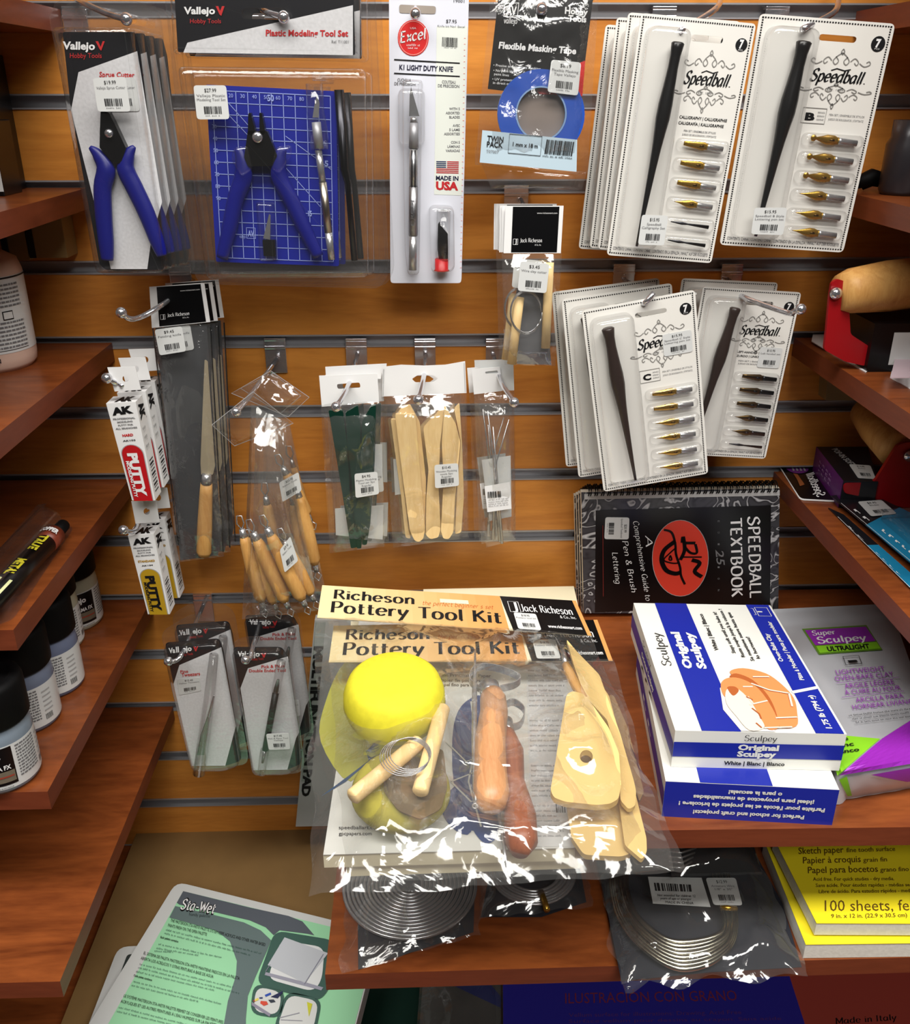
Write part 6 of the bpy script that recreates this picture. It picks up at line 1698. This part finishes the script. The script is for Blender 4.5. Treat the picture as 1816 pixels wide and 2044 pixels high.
t = HT('boxed_roller', 'second hand roller with red frame on the lower right shelf, its handle in shadow', 'roller', *c8(640, 1430), 1.1129)
Tv = T('', '', '', hz(*c8(760, 1442), 1.1129), (1, 0, 0), (0, 0, 1), root=False)
def vt(b_, name, par=None):
    o_ = b_.build(name, par or t.e); o_.matrix_basis = t.Mi @ Tv.M; return o_
b = B(Tv); b.poly(rp(c8(600, 1290, 700, 1130, 735, 1075, 790, 1060, 900, 1060, 900, 1440, 760, 1440, 640, 1400, 420, 1355, 420, 1300), 8), M_RRED, .0, .004); o = vt(b, 'red_frame')
b = B(Tv); a = Tv.P(*c8(735, 1100), -.01); bb = Tv.P(*c8(540, 860), -.09); b.tube3([bb, bb+(a-bb)*.08, bb+(a-bb)*.5, a], [.012, .018, .021, .02], M_TAN, 20); vt(b, 'wooden_handle')
b = B(Tv); b.lathe(Tv.P(*c8(800, 1135), .001), [(.006, 0), (.006, .003), (.0004, .005)], M_CHR, 14); vt(b, 'screw')
b = B(t); b.poly(c8(415, 1290, 620, 1290, 600, 1360, 405, 1360), M_WHG, .004, .003); b.build('carton')
t = HT('ink_roller_box', 'black and purple carton with a white price sticker on the lower right shelf', 'box', *c8(400, 1355), 1.1129)
h_ = .03
q = c8(262, 1085, 560, 1085, 620, 1290, 418, 1285)
P = [t.P(p[0], p[1], h_) for p in q]; lo = [V((p.x, p.y, .0005)) for p in P]
b = B(t); b.hexa(P+lo, M_PBLK, {5: C(96, 24, 110, .4)})
b.sub(face3(P[0], P[3], lo[3], lo[0])); b.poly([(0, 0), (1, 0), (1, 1), (0, 1)], C(84, 22, 98, .4), .0004)
for i in range(3): b.greek((.2, .35+.17*i), (.75, .35+.17*i), .1, C(150, 110, 160, .5), .0008)
b.sub(face3(*P)); b._place(txtmesh('POP-IN SOFT', .03), (.25, .1), (.45, .6), (.12, -.04), M_LGR, .0006, 0)
b.back(); b.build('carton', bevel=.0006)
sticker(t, [(.42, .55), (.92, .58), (.95, .95), (.46, .93)], ('$14.95', 'Roller'), .001, m=face3(*P))
t = HT('hang_card', 'black card with purple oval and white script on the lower right shelf', 'card', *c8(160, 1390), 1.1129)
b = B(t); q = c8(25, 1170, 260, 1150, 420, 1405, 165, 1392)
b.slab(q, M_WHT, .0015, .001, 8); cc = V((sum(p[0] for p in q)/4, sum(p[1] for p in q)/4)); b.slab([tuple(cc+(V(p)-cc)*.95) for p in q], M_BLK, .0018, .0004, 8)
b.poly(oval(*c8(148, 1208), 23, 11, 24, .12), C(104, 40, 122, .4), .0024)
for i in range(4): b.poly(c8(110+i*22, 1190+i*2, 118+i*22, 1188+i*2, 134+i*22, 1225, 124+i*22, 1226), M_LGR, .0028)
b.poly(c8(125, 1240, 150, 1245, 192, 1305, 165, 1315, 150, 1280), C(140, 80, 44, .4), .0024)
b._place(penmesh('Speedball', 1.3, .5, .4), c8(268, 1380), c8(200, 1245), (17, -3.5), M_WHT, .0028, .2)
b.build('card')
M_TEAL = C(26, 120, 160, .4, name='teal_print')
for k, (l, q, z) in enumerate((('lower black and teal blister card on the right shelf, nearest its edge', c8(330, 1440, 420, 1480, 900, 1900, 860, 1960), 1.1129), ('upper black and teal blister card with price sticker on the right shelf', c8(345, 1370, 560, 1350, 1000, 1560, 880, 1820), 1.121))):
    t = HT('tool_card', l, 'blister pack', *q[0], z); b = B(t); b.sub(bil(q, t.P))
    b.poly([(0, 0), (1, 0), (1, 1), (0, 1)], M_PBLK, .0016, .0012); b.poly([(.0, .38 if k else .42), (1, .42), (1, .98), (.0, .98)], M_TEAL, .002)
    b.line([(.03, .10), (.03, .98)], .9, M_WHT, .0024)
    b.greek((.12, .2), (.12, .36), (.08, 0), M_WHT, .0024); b.greek((.16, .5), (.16, .9), (.06, 0), M_WHT, .0024)
    b.build('backing_card')
    if k:
        sticker(t, c8(500, 1405, 640, 1395, 730, 1475, 580, 1490), ('$9.95', 'Blades'), .003)
        b = B(t); b.dome(rp(c8(630, 1510, 800, 1500, 960, 1640, 880, 1720), 5), .014, .003, M_SHELL, .002); b.build('clear_blister')
t = HT('grey_bottle', 'dark grey bottle on the upper right shelf at the photo edge', 'bottle', 1800, 388, 1.4177)
b = B(t); b.lathe(V((0, 0, 0)), [(.019, 0), (.021, .004), (.021, .042), (.018, .048), (.018, .062), (.0004, .062)], C(48, 46, 50, .3, .2), 24); b.build('bottle_body')
t = HT('black_clip', 'small black clamp lying on the upper right shelf beside the grey bottle', 'clamp', 1738, 382, 1.4177)
b = B(t); b.tube3([V((-.02, 0, .006)), V((0, .004, .012)), V((.02, 0, .008))], [.005, .008, .006], M_BLKM, 10); b.tube3([V((-.005, .01, .004)), V((.02, -.006, .018))], .004, M_BLKM, 8); b.build('clamp_jaws')
hook('chrome hook tip showing under the lower shelf at right', (1404, 1498), [(1406, 1512, .006), (1540, 1905, .22), (1556, 1950, .24), (1556, 1970, .241)], ball=0)
hook('chrome hook tip hanging under the lower shelf near the blue pad', (1003, 1498), [(1004, 1512, .006), (1020, 1920, .22), (1022, 1968, .245), (1022, 2000, .246)], ball=0)

# ---------------------------------------------------------------- groups of repeats
GROUPS = {'wooden_shelf': 'brown wooden shelves on the slatted wall', 'display_hook': 'chrome hooks in the wall grooves', 'cutter_pack': 'stacked sprue cutter packs',
          'modeling_tool_set': 'large modeling tool set blisters', 'pen_set_card': 'lettering pen set cards', 'clay_cutter_bag': 'wire clay cutter bags',
          'fettling_knife_bag': 'wood-handled knife bags', 'putty_box': 'white putty boxes on hooks', 'ribbon_tool_bag': 'ribbon tool bags', 'plastic_tool_bag': 'green plastic tool bags',
          'wooden_tool_bag': 'wooden modeling knife bags', 'needle_tool_bag': 'needle tool bags', 'hobby_tool_pack': 'tweezers and pick tool packs', 'lettering_textbook': 'spiral-bound textbooks',
          'clay_box': 'stacked clay boxes', 'paper_pad': 'paper pads', 'pottery_tool_kit': 'pottery tool kits', 'wire_coil_pack': 'bagged wire coils', 'armature_wire_pack': 'armature wire bags',
          'sketch_pad': 'yellow sketch pads', 'palette_pack': 'palette packs', 'paint_jar': 'paint jars on the left shelf', 'small_carton': 'small tan cartons', 'boxed_roller': 'hand rollers with red frames', 'tool_card': 'black and teal blister cards'}
tops = [o for o in bpy.data.objects if o.parent is None and 'category' in o.keys()]
cnt = {}
for o in tops: cnt[o.name.split('.')[0]] = cnt.get(o.name.split('.')[0], 0)+1
for o in tops:
    n = o.name.split('.')[0]
    if cnt[n] > 1 and n in GROUPS: o['group'] = GROUPS[n]
